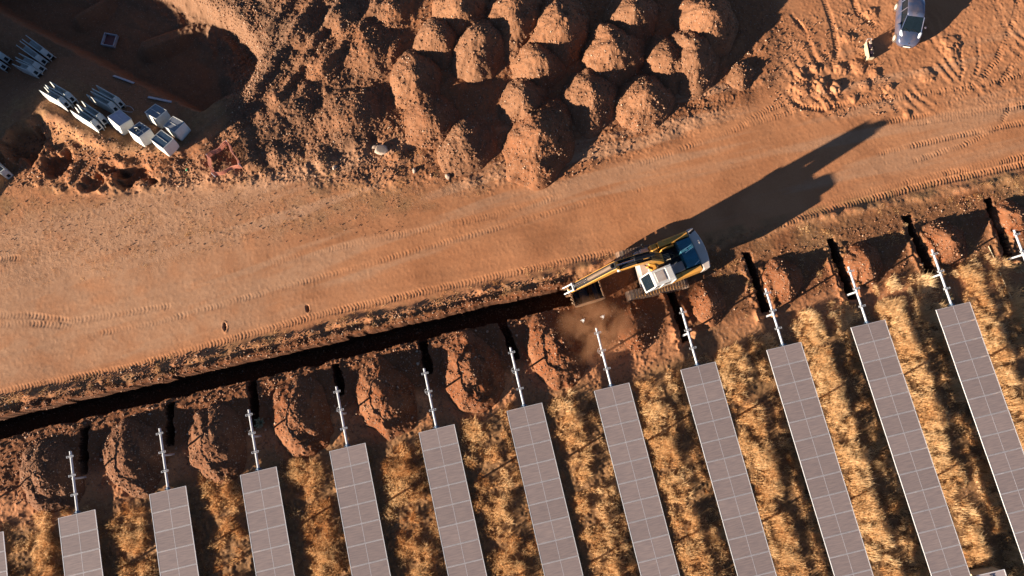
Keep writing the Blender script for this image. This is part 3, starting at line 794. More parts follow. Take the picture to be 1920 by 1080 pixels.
M_TOPS = pmat('arm top shade black', (.014, .013, .013), .8, 0, .3, 5, spec=.2)  # shade of the arm's top faces, painted in as colour
def excavator():
    ox, oy = 11.576, 7.207
    root = empty('excavator', (ox, oy, .02), R(-171.5))
    tag(root, 'yellow crawler excavator with white cab digging at the end of the trench', 'excavator')
    # undercarriage, turned about 11 degrees under the house (its own heading)
    tr = R(171.5 - 180 + 6.2) * -1
    def rot(b): b.T = Matrix.Translation((.72, .0, 0)) @ Matrix.Rotation(R(-9.0) * -1 * -1, 4, 'Z'); return b
    u = rot(MB().mat(M_GREYP)); u.box(-1.0, 1.0, -1.2, 1.2, .35, .85, .2, .1); u.tube([(-.3, 0, .8), (-.3, 0, 1.05)], .62, 24); u.build('undercarriage', root, .02)
    for s in (1, -1):
        yc = s * 1.36
        HL = 2.05; rr = .42
        # stadium path of the track
        path = []
        n = 12
        for k in range(n + 1):
            a = -math.pi / 2 + math.pi * k / n; path.append((HL - rr + rr * math.cos(a), .45 + rr * math.sin(a)))
        for k in range(n + 1):
            a = math.pi / 2 + math.pi * k / n; path.append((-HL + rr + rr * math.cos(a), .45 + rr * math.sin(a)))
        path.append(path[0])
        seg = [math.dist(path[k], path[k + 1]) for k in range(len(path) - 1)]
        tot = sum(seg); ns = 48
        tb = rot(MB().mat(M_SHOE))
        def at(d):
            d %= tot; k = 0
            while d > seg[k]: d -= seg[k]; k += 1
            t = d / seg[k]; p, q = path[k], path[k + 1]
            return (p[0] + (q[0] - p[0]) * t, p[1] + (q[1] - p[1]) * t), math.atan2(q[1] - p[1], q[0] - p[0])
        for k in range(ns):
            (px_, pz_), a = at(k * tot / ns)
            keep = tb.T.copy()
            tb.T = keep @ Matrix.Translation((px_, yc, pz_)) @ Matrix.Rotation(-a, 4, 'Y')
            tb.box(-.078, .078, -.30, .30, -.02, .015); tb.box(-.078, -.05, -.30, .30, -.055, -.02); tb.box(.0, .02, -.30, .30, -.045, -.02)
            tb.T = keep
        tk = tb.build('crawler_track', root)
        fr = rot(MB().mat(M_YEL)); fr.box(-1.55, 1.55, yc - .17, yc + .17, .28, .66, .1, .03)
        for xw in (-1.2, -.7, -.2, .3, .8, 1.25): fr.tube([(xw, yc - .2, .24), (xw, yc + .2, .24)], .15, 12)
        fr.tube([(HL - rr, yc - .12, .45), (HL - rr, yc + .12, .45)], .37, 20); fr.tube([(-HL + rr, yc - .12, .45), (-HL + rr, yc + .12, .45)], .37, 20)
        fr.build('track_frame', tk)
    # upper house
    b = MB().mat(M_YEL)
    rear = [(-2.36 - .22 * (1 - (k / 6.0) ** 2), 1.38 * k / 6.0) for k in range(-6, 7)]
    b.prism([(.95, -1.38), (.95, 1.38)] + rear[::-1], 1.05, 1.32, 'z')
    b.build('house_deck', root, .02)
    cw = MB().mat(pmat('dusty counterweight paint', (.62, .52, .46), .5, 0, .08, 3, dirt=(.5, .33, .22), dirt_amt=.4))
    rear2 = [(-2.40 - .24 * (1 - (k / 6.0) ** 2), 1.40 * k / 6.0) for k in range(-6, 7)]
    cw.prism([(-1.95, -1.40), (-1.95, 1.40)] + rear2[::-1], 1.10, 2.18, 'z'); cw.build('counterweight', root, .06)
    # left rear body with a side panel
    lb = MB().mat(M_YEL)
    lb.box(-1.93, -.05, 1.0, 1.40, 1.33, 2.12, 0, .05); lb.box(-1.9, -.5, 1.02, 1.30, 2.125, 2.19, .02, .02)
    lb.box(-.05, .06, 1.16, 1.40, 1.33, 1.75); lb.build('side_panel', root, .03)
    rb = MB().mat(M_YEL)
    rb.box(-1.93, .12, -1.40, -.94, 1.33, 2.20, 0, .05); rb.box(.12, .62, -1.40, -.85, 1.33, 1.95, .06, .04)
    rb.box(-1.9, -.2, -1.34, -1.22, 2.205, 2.25, .02, .02); rb.box(-.93, .1, -.935, -.72, 1.33, 2.05, .08, .05)
    rb.build('side_panel', root, .03)
    tb2 = MB().mat(M_GREYP); tb2.box(.64, 1.25, -1.42, -.92, 1.05, 1.62, .03, .03); tb2.build('tool_box', root, .03)
    st = MB().mat(M_GREYP); st.box(1.27, 1.55, -1.40, -.95, 1.0, 1.08); st.box(1.27, 1.55, -1.40, -.95, 1.32, 1.38); st.build('step', root, .01)
    hd = MB().mat(M_DARKP); hd.box(-1.94, -.98, -.92, .97, 1.33, 2.28, .03, .03)
    hd.box(-1.90, -1.02, -.02, .0, 2.285, 2.30); hd.box(-1.45, -1.43, -.88, -.05, 2.285, 2.30)
    ho = hd.build('engine_hood', root, .03)
    hr = MB().mat(M_CHROME)
    for yy in (-.35, -.15): hr.tube([(-1.75, yy, 2.29), (-1.75, yy, 2.40), (-1.2, yy + .15, 2.40), (-1.2, yy + .15, 2.29)], .016, 6)
    for xx in (-1.85, -1.8): hr.tube([(xx, -.45, 2.33), (xx, -.05, 2.33)], .012, 6)
    hr.tube([(-1.85, .75, 2.29), (-1.85, .75, 2.42), (-1.45, .92, 2.42), (-1.45, .92, 2.29)], .016, 6)
    hr.build('hood_rail', ho)
    ex = MB().mat(M_BLACK); ex.tube([(-2.1, -1.12, 2.15), (-2.1, -1.12, 2.62), (-2.2, -1.14, 2.78)], .075, 12); ex.build('exhaust_pipe', root)
    dk = MB().mat(M_BLACK); dk.box(-.96, .60, -.70, .98, 1.325, 1.78, .02, .02); dk.build('machine_bay', root)
    dk2 = MB().mat(M_GREYP); dk2.box(-.95, -.06, .32, .98, 1.785, 2.06, .04, .02); dk2.build('machine_cover', root, .02)
    hs = MB().mat(M_CREAM)
    for k in range(5):
        y_ = -.42 + k * .10
        hs.tube([(-.55 + .05 * k, y_ + .08, 1.80), (-.2, y_, 2.15 + .04 * k), (.25, y_ - .05, 2.12), (.55, y_ - .06, 1.95)], .018, 6)
    hs.mat(M_BLACK)
    for k in range(6):
        y_ = -.62 + k * .12
        hs.tube([(-.85, y_, 1.8), (-.5, y_, 2.02 + .03 * (k % 3)), (.1, y_, 2.05), (.45, y_ * .6 - .1, 2.0)], .028, 6)
    hs.build('hydraulic_hose', root)
    # cab (front left)
    cab = empty('cab', (0, 0, 0)); cab.parent = root
    y0, y1 = .36, 1.36
    prof = [(.12, 1.32), (1.86, 1.32), (1.98, 1.75), (1.58, 2.92), (1.48, 2.98), (.22, 2.98), (.12, 2.9)]
    c = MB().mat(M_CABW)
    # posts and sills instead of a closed block
    def bar(p, q, th=.045, ys=(y0, y1 - .0)):
        for yy in ys:
            a = Vector((p[0], yy, p[1])); d = Vector((q[0], yy, q[1]))
            c.tube([a, d], th, 6)
    bar((.16, 1.36), (.16, 2.94)); bar((1.86, 1.36), (1.97, 1.76)); bar((1.97, 1.76), (1.55, 2.92)); bar((.95, 1.4), (.98, 2.94), .035)
    c.box(.12, 1.86, y0, y1, 1.325, 1.42); c.box(.12, 1.88, y1 - .05, y1 + .02, 1.42, 1.80); c.box(.12, 1.90, y0 - .02, y0 + .05, 1.42, 1.80)
    c.box(.12, .18, y0 + .05, y1 - .05, 1.42, 2.1)
    c.box(1.84, 1.94, y0 + .05, y1 - .05, 1.42, 1.66)
    c.tube([(1.97, y0, 1.76), (1.97, y1, 1.76)], .045, 6); c.tube([(1.55, y0, 2.92), (1.55, y1, 2.92)], .05, 6)
    c.build('cab_shell', cab)
    rf = MB().mat(M_CABW); rf.box(.12, 1.56, y0 - .03, y1 + .03, 2.94, 3.05, .05, .05)
    rf.box(.16, .62, y0 + .08, y1 - .08, 3.052, 3.10, .03, .03)
    ro = rf.build('roof', cab, .03)
    rh = MB().mat(M_GREYP); rh.box(.72, 1.36, y0 + .16, y1 - .16, 3.052, 3.085, .03, .03); rh.build('roof_hatch', ro, .01)
    gl = MB().mat(M_GLASSD)
    gl.add([(1.955, y0 + .05, 1.80), (1.955, y1 - .05, 1.80), (1.575, y1 - .05, 2.88), (1.575, y0 + .05, 2.88)], [(0, 1, 2, 3)])
    gl.build('windscreen', cab)
    for yy in (y0 + .01, y1 - .01):
        g2 = MB().mat(M_GLASSD)
        g2.add([(.2, yy, 1.80), (.93, yy, 1.80), (.95, yy, 2.92), (.2, yy, 2.92)], [(0, 1, 2, 3)])
        g2.add([(1.0, yy, 1.80), (1.92, yy, 1.80), (1.53, yy, 2.90), (1.0, yy, 2.92)], [(0, 1, 2, 3)])
        g2.build('side_window', cab)
    an = MB().mat(M_CHROME); an.tube([(.1, .55, 2.9), (-.02, .5, 3.9)], .008, 5); an.build('antenna', cab)
    mi = MB().mat(M_BLACK); mi.tube([(1.0, -1.35, 1.7), (1.15, -1.45, 2.5)], .02, 6); mi.box(1.1, 1.2, -1.56, -1.36, 2.3, 2.62); mi.build('mirror', root)
    # boom, stick and bucket work in one vertical plane turned a little off the house axis
    arm = Matrix.Translation((.15, -.30, 0)) @ Matrix.Rotation(R(-4.2), 4, 'Z')
    def A(m): q = MB().mat(m); q.T = arm.copy(); return q
    bp = [(-.05, 1.75), (.30, 1.62), (.9, 2.55), (1.5, 3.70), (2.2, 4.0), (3.2, 3.92), (3.48, 4.15), (3.38, 4.36), (2.3, 4.56), (1.3, 4.34), (.5, 3.1), (.0, 2.1)]
    bm_ = A(M_YEL); bm_.prism(bp, -.31, .31, 'y'); bm_.mat(M_BLACK); bm_.box(1.4, 2.9, -.12, .12, 4.2, 4.46)
    bo = bm_.build('boom', root, .03); dark_tops(bo)
    for s in (-1, 1):
        cy = A(M_YEL); cy.tube([(.75, s * .36, 1.45), (1.35, s * .36, 2.85)], .10, 12); cy.mat(M_CHROME); cy.tube([(1.3, s * .36, 2.75), (1.75, s * .34, 3.85)], .055, 10)
        cy.build('boom_cylinder', root)
    cy = A(M_BLACK); cy.tube([(1.1, 0, 4.46), (2.4, 0, 4.70)], .11, 12); cy.mat(M_CHROME); cy.tube([(2.35, 0, 4.69), (3.66, 0, 4.62)], .05, 10); cy.build('stick_cylinder', root)
    hz2 = A(M_BLACK)
    for yy in (-.16, -.06, .06, .16): hz2.tube([(.3, yy, 2.9), (1.3, yy, 4.45), (2.3, yy, 4.64), (3.2, yy, 4.45)], .03, 6)
    hz2.build('boom_hose', bo)
    sp_ = [(3.15, 4.05), (3.40, 3.85), (5.95, 1.02), (6.22, .66), (6.34, .74), (6.26, 1.02), (3.86, 4.62), (3.60, 4.85)]
    sk = A(M_YEL); sk.prism(sp_, -.25, .25, 'y'); so_ = sk.build('stick', root, .03); dark_tops(so_)
    pn = A(M_CABW); pn.tube([(3.40, -.34, 4.20), (3.40, .34, 4.20)], .11, 12); pn.tube([(6.25, -.28, .78), (6.25, .28, .78)], .09, 12); pn.build('pivot_pin', so_)
    bc = A(pmat('brown cylinder paint', (.14, .09, .06), .6, 0, .2)); bc.tube([(3.85, 0, 4.78), (5.1, 0, 2.82)], .12, 12); bc.mat(M_CHROME); bc.tube([(5.05, -.05, 2.88), (6.0, -.05, 1.64)], .035, 8); bc.tube([(5.05, .05, 2.88), (6.0, .05, 1.64)], .035, 8); bc.build('bucket_cylinder', root)
    lk = A(M_GALV)
    for s in (-1, 1):
        lk.tube([(5.75, s * .22, 1.30), (6.05, s * .22, 1.66)], .045, 8); lk.tube([(6.05, s * .20, 1.66), (6.62, s * .2, .95)], .045, 8)
    lk.tube([(6.05, -.26, 1.66), (6.05, .26, 1.66)], .06, 10); lk.build('bucket_link', root)
    # bucket curled back to the machine, mouth up and towards the tracks
    cy_ = .42
    prof2 = [(6.62, .95), (6.30, .55), (5.55, .42), (4.62, .30), (4.50, .02), (4.75, -.42), (5.35, -.70), (6.05, -.50), (6.52, .10)]
    inner = [(6.24, .50), (5.55, .36), (4.62, .24), (4.57, .02), (4.80, -.36), (5.35, -.62), (6.0, -.44), (6.42, .12)]
    bx, by, bz = -.40, .45, .42
    def B(m): q = A(m); q.T = q.T @ Matrix.Translation((bx, by, bz)); return q
    bk = B(M_BUCK)
    hw = .68
    shell = [(4.62, .30), (4.50, .02), (4.75, -.42), (5.35, -.70), (6.05, -.50), (6.52, .10), (6.62, .60)]
    for k in range(len(shell) - 1):
        (a0, a1), (b0, b1) = shell[k], shell[k + 1]
        nx_, nz_ = (b1 - a1), -(b0 - a0); ln = math.hypot(nx_, nz_); nx_, nz_ = -nx_ / ln * .03, -nz_ / ln * .03
        bk.prism([(a0, a1), (b0, b1), (b0 - nx_, b1 - nz_), (a0 - nx_, a1 - nz_)], -hw, hw, 'y')
    side = [(4.62, .34), (4.47, .02), (4.73, -.44), (5.35, -.73), (6.07, -.53), (6.56, .10), (6.66, .66), (6.3, .52), (5.5, .46)]
    for s in (-1, 1):
        bk.prism(side, s * hw, s * (hw + .07), 'y')
    bko = bk.build('bucket', root, .012)
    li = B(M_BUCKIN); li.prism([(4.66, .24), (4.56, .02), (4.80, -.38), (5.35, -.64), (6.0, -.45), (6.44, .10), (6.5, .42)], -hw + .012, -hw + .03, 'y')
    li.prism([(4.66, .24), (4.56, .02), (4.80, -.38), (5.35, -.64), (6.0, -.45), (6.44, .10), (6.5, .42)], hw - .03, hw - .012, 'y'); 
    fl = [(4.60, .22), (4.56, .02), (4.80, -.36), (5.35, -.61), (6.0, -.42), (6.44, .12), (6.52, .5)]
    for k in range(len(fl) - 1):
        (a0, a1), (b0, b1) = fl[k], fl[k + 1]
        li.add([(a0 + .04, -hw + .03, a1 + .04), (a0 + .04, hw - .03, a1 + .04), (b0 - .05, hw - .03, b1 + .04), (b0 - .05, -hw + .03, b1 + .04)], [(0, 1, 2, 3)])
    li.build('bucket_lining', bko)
    for k in range(5):
        te = B(M_BUCK); yy = -.5 + k * .25
        te.prism([(6.48, .40), (6.66, .40), (6.80, .86), (6.74, .88)], yy - .05, yy + .05, 'y'); te.build('tooth', bko)
    for s in (-1, 1):
        ea = A(M_BUCK); ea.prism([(5.95, .45), (6.5, .45), (6.62, 1.02), (6.1, .98)], s * .24 - .03 + .1, s * .24 + .03 + .1, 'y'); ea.build('bucket_ear', bko)
excavator()


# ------------------------------------------------------------------ car
def car():
    # heading: nose to the lower edge of the photo
    a = G2(1701, 84, .5); b_ = G2(1706, -10, .5)
    d = (a - b_) / np.linalg.norm(a - b_)
    yaw = math.atan2(d[1], d[0])
    nose = G2(1700, 88, .45)
    Lc = 3.75
    cxy = nose - d * Lc / 2
    root = empty('parked_car', (cxy[0], cxy[1], hz(cxy[0], cxy[1]) + .01), yaw)
    tag(root, 'small silver blue hatchback parked nose down at the top right', 'car')
    hw = .82
    # stations along x: (x, half width at sill, half width at shoulder, z sill, z shoulder)
    st = [(-1.86, .60, .62, .38, .80), (-1.80, .70, .72, .26, .92), (-1.4, .78, .80, .20, .96), (-.6, .81, .82, .19, .95), (.3, .81, .82, .19, .93),
          (.75, .81, .815, .19, .92), (1.15, .79, .79, .20, .86), (1.50, .73, .73, .22, .76), (1.74, .58, .60, .26, .62), (1.86, .38, .40, .32, .50)]
    b = MB().mat(M_CAR)
    rings = []
    for x, ws, wsh, z0, z1 in st:
        crown = .06 if x > .7 else .02
        prof = [(-ws * .96, z0), (-ws, z0 + .12), (-wsh * 1.01, (z0 + z1) * .55), (-wsh * .98, z1 - .05), (-wsh * .88, z1), (-wsh * .45, z1 + crown * .8), (0, z1 + crown)]
        prof = prof + [(-p, q) for p, q in prof[-2::-1]]
        rings.append([(x, p, q) for p, q in prof])
    b.loft(rings)
    body = b.build('body', root, smooth=True)
    # greenhouse
    gh = [(-1.72, .60, .94, .52, 1.10), (-1.5, .70, .96, .56, 1.38), (-.9, .72, .96, .575, 1.47), (-.2, .72, .95, .58, 1.485), (.12, .72, .94, .57, 1.45), (.42, .71, .93, .60, 1.26), (.98, .68, .90, .66, .93)]
    g = MB().mat(M_GLASSD)
    rr = [[(x, -wb, zb - .06), (x, -wt, zt), (x, 0, zt + .02), (x, wt, zt), (x, wb, zb - .06)] for x, wb, zb, wt, zt in gh]
    g.loft(rr, close=True); g.build('windows', root, smooth=False)
    rf = MB().mat(M_CAR)
    rs = [(-1.62, .55, 1.26), (-1.5, .575, 1.395), (-.9, .59, 1.485), (-.2, .595, 1.50), (.14, .585, 1.462)]
    rf.loft([[(x, -w_, z - .02), (x, -w_ * .93, z + .012), (x, -w_ * .5, z + .03), (x, 0, z + .036), (x, w_ * .5, z + .03), (x, w_ * .93, z + .012), (x, w_, z - .02), (x, 0, z - .03)] for x, w_, z in rs])
    roof = rf.build('roof', root, smooth=True)
    an = MB().mat(M_BLACK); an.tube([(.0, 0, 1.50), (-.14, 0, 1.72)], .008, 5); an.build('antenna', roof)
    pl = MB().mat(M_CAR)
    for s in (-1, 1):
        pl.tube([(.98, s * .69, .92), (.42, s * .63, 1.27), (.13, s * .59, 1.455)], .032, 6)
        pl.tube([(-.45, s * .75, .93), (-.48, s * .60, 1.475)], .03, 6); pl.tube([(-1.2, s * .73, .93), (-1.28, s * .58, 1.42)], .035, 6)
        pl.tube([(.98, s * .745, .925), (-1.5, s * .735, .955)], .02, 6)
    pl.build('window_pillar', root)
    for s in (-1, 1):
        h = MB().mat(M_CARL)
        h.loft([[(1.22 + .30 * math.cos(t) * k - .0, s * (.60 + .13 * math.sin(t) * k - .10 * math.cos(t) * k), .83 - .16 * math.cos(t) * k * .8 + .06 * (1 - k * k)) for t in [2 * math.pi * q / 14 for q in range(14)]] for k in (1.0, .8, .4, .05)], cap=True)
        h.build('headlight', root, smooth=True)
        m = MB().mat(M_CAR); m.box(.52, .66, s * .84 - .02 if s > 0 else s * .84 - .16, s * .84 + .16 if s > 0 else s * .84 + .02, .95, 1.08, .02, .02)
        m.build('wing_mirror', root, .03)
    for x in (1.22, -1.22):
        for s in (-1, 1):
            t = MB().mat(M_TYRE); y_ = s * .74
            t.tube([(x, y_ - .10 * s, .30), (x, y_ - .07 * s, .30), (x, y_ + .06 * s, .30), (x, y_ + .10 * s, .30)], [.27, .30, .30, .27], 26)
            wo_ = t.build('wheel', root, smooth=False)
            r_ = MB().mat(M_RIM); r_.tube([(x, y_ + .085 * s, .30), (x, y_ + .112 * s, .30)], [.21, .17], 20); r_.build('rim', wo_)
    wp = MB().mat(M_BLACK)
    wp.tube([(1.0, .45, .935), (.86, .05, 1.02), (.90, -.10, 1.0)], .014, 5); wp.tube([(1.02, -.1, .935), (.86, -.5, 1.02)], .014, 5); wp.build('wiper', root)
    gr = MB().mat(M_BLACK); gr.box(1.79, 1.875, -.26, .26, .50, .56, 0, .02); gr.box(1.76, 1.87, -.34, .34, .30, .38); gr.build('grille', root)
    np_ = MB().mat(M_WHITE); np_.box(1.872, 1.89, -.24, .24, .385, .49); np_.build('number_plate', root)
    bd = MB().mat(M_CHROME); bd.tube([(1.735, 0, .665), (1.76, 0, .668)], .045, 14); bd.build('badge', root)
car()


# ------------------------------------------------------------------ small machine left of the car
def machine():
    a = G2(1632, 108, .25); b_ = G2(1627, 82, .25)
    d = (b_ - a); L = np.linalg.norm(d); yaw = math.atan2(d[1], d[0]); c = (a + b_) / 2
    root = empty('portable_generator', (c[0], c[1], hz(c[0], c[1]) - .02), yaw); root.scale = (.92, .72, .8)
    tag(root, 'low cream sided machine with dark engine top standing left of the car', 'generator')
    b = MB().mat(M_CREAM)
    b.box(-.62, .62, .20, .30, .08, .62, 0, .02); b.box(-.62, .62, -.30, -.25, .08, .38); b.box(-.68, -.60, -.29, .29, .08, .50); b.build('side_cover', root, .02)
    e = MB().mat(M_PLUM); e.box(-.58, .58, -.24, .19, .10, .46, .03, .03); e.tube([(-.25, -.05, .46), (-.25, -.05, .58)], .14, 14); e.box(.1, .5, -.2, .12, .46, .60, .04, .04); e.build('engine', root, .02)
    t = MB().mat(M_STONEP); t.box(.42, .64, -.22, .02, .61, .70, .03, .03); t.tube([(-.02, -.1, .46), (-.02, -.1, .64)], .05, 10); t.tube([(.28, -.24, .52), (-.35, -.27, .52)], .025, 8); t.build('fuel_tank', root, .01)
    h = MB().mat(M_GALV); h.tube([(.62, -.24, .3), (.80, -.22, .74), (.80, .20, .74), (.62, .22, .3)], .018, 8); h.build('handle', root)
    for x in (-.45, .45):
        w_ = MB().mat(M_BLACK); w_.tube([(x, -.33, .12), (x, -.25, .12)], .12, 14); w_.tube([(x, .31, .12), (x, .37, .12)], .12, 14); w_.build('wheel', root)
machine()


# ------------------------------------------------------------------ storage yard: troughs, wrapped crates, boards
def slope_rot(x, y, yaw):
    e = .5
    n = Vector((-(hz(x + e, y) - hz(x - e, y)) / (2 * e), -(hz(x, y + e) - hz(x, y - e)) / (2 * e), 1)).normalized()
    f = Vector((math.cos(yaw), math.sin(yaw), 0)); f = (f - n * f.dot(n)).normalized(); s = n.cross(f)
    return Matrix((f, s, n)).transposed().to_euler()


def trough_proto():
    root = empty('concrete_trough', (0, 0, 0))
    h, wd, th, L = .78, .44, .055, 2.35
    side = [(.0, h), (L - .38, h), (L, h - .42), (L, .0), (.48, .0), (.12, h - .42)]
    for s in (-1, 1):
        m = MB().mat(M_CONC)
        a = s * (wd / 2 - th); b = s * wd / 2
        m.prism(side, min(a, b), max(a, b), 'y'); m.build('side_wall', root, .006)
    f = MB().mat(M_CONC); f.box(.30, L - .40, -wd / 2 + th + .002, wd / 2 - th - .002, h - .40, h - .33); f.build('floor', root)
    e = MB().mat(M_CONC)
    # sloping end with a square opening: four bars
    y_ = wd / 2 - th - .002
    def slab(u0, u1, ya, yb):
        p = lambda u: (L - .38 + .38 * u, h - .02 - .42 * u)
        (x0, z0), (x1, z1) = p(u0), p(u1)
        e.prism([(x0, z0), (x1, z1), (x1 - .05, z1 - .04), (x0 - .05, z0 - .04)], ya, yb, 'y')
    slab(-.35, .42, -y_, y_); slab(.90, 1.0, -y_, y_); slab(.42, .90, -y_, -y_ + .055); slab(.42, .90, y_ - .055, y_)
    e.build('end_plate', root)
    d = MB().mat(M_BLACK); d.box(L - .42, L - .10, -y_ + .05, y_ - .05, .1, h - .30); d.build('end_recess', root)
    return root


TROUGHS = []
def addt(zx, zy, units, labs):
    for u, lab in zip(units, labs):
        t1, t2, e1, e2 = [(p[0] / 9 + zx, p[1] / 9 + zy) for p in u]
        TROUGHS.append((((t1[0] + t2[0]) / 2, (t1[1] + t2[1]) / 2), ((e1[0] + e2[0]) / 2, (e1[1] + e2[1]) / 2), lab))
addt(0, 50, [((435, 150), (370, 205), (800, 410), (730, 470)), ((330, 240), (265, 300), (690, 500), (620, 560)), ((260, 405), (195, 475), (650, 620), (600, 685)), ((190, 510), (125, 570), (590, 720), (530, 770)),
              ((-330, 215), (-395, 280), (70, 465), (-5, 530)), ((-390, 330), (-450, 400), (40, 610), (-30, 670))],
     ['grey trough uppermost of the fanned set of four in the top left', 'grey trough second from the top of the fanned set of four', 'grey trough third from the top of the fanned set of four',
      'grey trough lowest of the fanned set of four, its long side in full sun', 'grey trough cut by the left edge, upper of two beside the fanned set', 'grey trough cut by the left edge, lower of two beside the fanned set'])
addt(60, 140, [((285, 95), (220, 160), (680, 350), (610, 410)), ((195, 190), (130, 250), (590, 450), (520, 500)), ((810, 415), (740, 490), (1210, 700), (1145, 765)), ((705, 525), (630, 590), (1105, 800), (1050, 850)),
                ((1065, 165), (995, 230), (1480, 400), (1420, 470)), ((970, 265), (905, 330), (1400, 500), (1335, 560))],
     ['grey trough upper one of the pair left of the pair touching the crates', 'grey trough sunlit lower one of the pair farthest from the crates among the close pairs', 'grey trough upper one of the sunlit pair ending at the lavender topped crate',
      'grey trough sunlit lower one of the pair ending at the lavender topped crate', 'grey trough in shade, upper one of the pair above the lavender topped crate', 'grey trough in shade, lower one of the pair above the lavender topped crate'])
TROUGHS.append(((-42, 282), (6, 322), 'grey trough alone at the left edge below the other troughs'))
proto = None
for (a, b, lab) in TROUGHS:
    A0 = G2(*a, z=-.3); B0 = G2(*b, z=-.3)
    # find height iteratively
    for _ in range(4):
        za = hz(*A0) + .72; zb = hz(*B0) + .72
        A0 = G2(*a, z=za); B0 = G2(*b, z=zb)
    yaw = math.atan2(B0[1] - A0[1], B0[0] - A0[0])
    if proto is None:
        proto = trough_proto(); o = proto
    else:
        o = copy_tree(proto)
    mid = (A0 + B0) / 2
    o.rotation_euler = slope_rot(mid[0], mid[1], yaw)
    nrm = o.rotation_euler.to_matrix() @ Vector((0, 0, 1)); fw = o.rotation_euler.to_matrix() @ Vector((1, 0, 0))
    base = Vector((mid[0], mid[1], hz(*mid) + .72)) - nrm * .74 - fw * 1.0
    o.location = base
    tag(o, lab, 'trough', 'grey cast troughs in the yard')

CRATES = [(224, 221, 0, 'pale crate with a light lavender lid, touching the trough ends'), (261, 243, 1, 'white sided crate with a torn dark lid, middle of the sunlit three'),
          (304, 261, 2, 'white sided crate with a dark blue lid, lowest of the sunlit three'), (292, 209, 3, 'shaded crate with pewter lid nearest the two loose boards'), (326, 233, 4, 'shaded crate, the rightmost of the five, with an ash grey lid')]
def crate(px, py, k, lab):
    c = G2(px, py, 0)
    for _ in range(4): c = G2(px, py, hz(*c) + 1.0)
    e0 = G2(195, 370, 0); yaw = math.atan2(*(G2(280, 262) - G2(220, 217))[::-1]) + R((k - 2) * 1.5)
    root = empty('wrapped_crate', (0, 0, 0)); root.rotation_euler = slope_rot(c[0], c[1], yaw)
    nrm = root.rotation_euler.to_matrix() @ Vector((0, 0, 1))
    root.location = Vector((c[0], c[1], hz(*c) + 1.0)) - nrm * 1.03
    tag(root, lab, 'crate', 'five wrapped crates in the yard')
    a, b, h = .60, .50, 1.02
    s = MB().mat(M_WHITE)
    rings = []
    for z, q in ((0, .99), (.25, 1.03), (.6, 1.035), (.9, 1.0), (1.0, .96)):
        ring = []
        for sx, sy in ((-1, -1), (1, -1), (1, 1), (-1, 1)):
            for t in range(4):
                an = math.atan2(sy, sx) - math.pi / 4 + t * math.pi / 6
                ring.append((sx * (a * q - .1) + .1 * math.cos(an), sy * (b * q - .1) + .1 * math.sin(an), z * h))
        rings.append(ring)
    s.loft(rings); s.build('side_wrap', root, smooth=False)
    l = MB().mat(M_LIDS[k]); l.box(-a + .05, a - .05, -b + .05, b - .05, h - .01, h + .015, .015, .015)
    lo = l.build('lid', root)
    r_ = MB().mat(M_WHITE)
    for s_ in (-1, 1):
        r_.box(-a + .01, a - .01, s_ * (b - .025) - .02, s_ * (b - .025) + .02, h - .005, h + .03); r_.box(s_ * (a - .025) - .02, s_ * (a - .025) + .02, -b + .045, b - .045, h - .005, h + .03)
    if k == 0: r_.box(-.35, .2, -.01, .01, h + .016, h + .022)
    else: r_.box(-a + .08, a - .14, -.012, .012, h + .016, h + .03)
    r_.build('rim', lo)
    if k == 1:
        d = MB().mat(M_BLACK); d.add([(-.3, -.25, h + .02), (-.02, -.3, h + .02), (.05, .05, h + .02), (-.1, .3, h + .02), (-.35, .15, h + .02)], [(0, 1, 2, 3, 4)])
        d.mat(M_WHITE); d.tube([(-.4, -.1, h + .03), (-.2, .05, h + .06), (-.05, -.2, h + .04)], .02, 6); d.tube([(.25, -.3, h + .03), (.25, .3, h + .03)], .02, 6); d.build('torn_film', lo)
for q in CRATES: crate(*q)


def board(px, py, px2, py2, wd, name, lab, cat, m=M_WOOD):
    a = G2(px, py, -1.2); b = G2(px2, py2, -1.2)
    for _ in range(3): a = G2(px, py, hz(*a)); b = G2(px2, py2, hz(*b))
    c = (a + b) / 2; L = np.linalg.norm(b - a); yaw = math.atan2(*(b - a)[::-1])
    q = MB().mat(m); q.box(-L / 2, L / 2, -wd / 2, wd / 2, 0, .06)
    o = q.build(name, None, .005); o.location = (c[0], c[1], hz(*c) + .035); o.rotation_euler = slope_rot(c[0], c[1], yaw)
    tag(o, lab, cat)
    return o
board(213, 143, 252, 157, .20, 'loose_board', 'loose pale board lying in the shade right of the trough clusters', 'board')
board(278, 183, 322, 191, .20, 'loose_board', 'loose grey board lying just above the shaded crates', 'board')

c = G2(203, 73, -2.7)
o = empty('shallow_tray', (c[0], c[1], hz(*c) + .03), R(-24))
tag(o, 'square tray with pale rim and reddish bottom lying in the shaded pit', 'tray')
q = MB().mat(M_WOOD)
for s in (-1, 1): q.box(-.5, .5, s * .47 - .03, s * .47 + .03, 0, .28); q.box(s * .47 - .03, s * .47 + .03, -.44, .44, 0, .28)
q.build('rim', o)
q = MB().mat(pmat('red tray lining', (.22, .07, .06), .5)); q.box(-.44, .44, -.44, .44, .03, .06); q.build('bottom', o)

c = G2(240, 207, -.6)
q = MB().mat(M_GALV)
q.tube([(.55 * math.cos(t) * (1 - .2 * math.sin(t)), .25 * math.sin(t), .05 + .04 * math.sin(2 * t)) for t in np.linspace(0, 2 * math.pi * .93, 26)], .02, 6)
o = q.build('wire_loop'); o.location = (c[0], c[1], hz(*c) + .02); o.rotation_euler = slope_rot(c[0], c[1], R(-25)); tag(o, 'loop of pale wire between the shaded troughs and the lavender topped crate', 'wire')

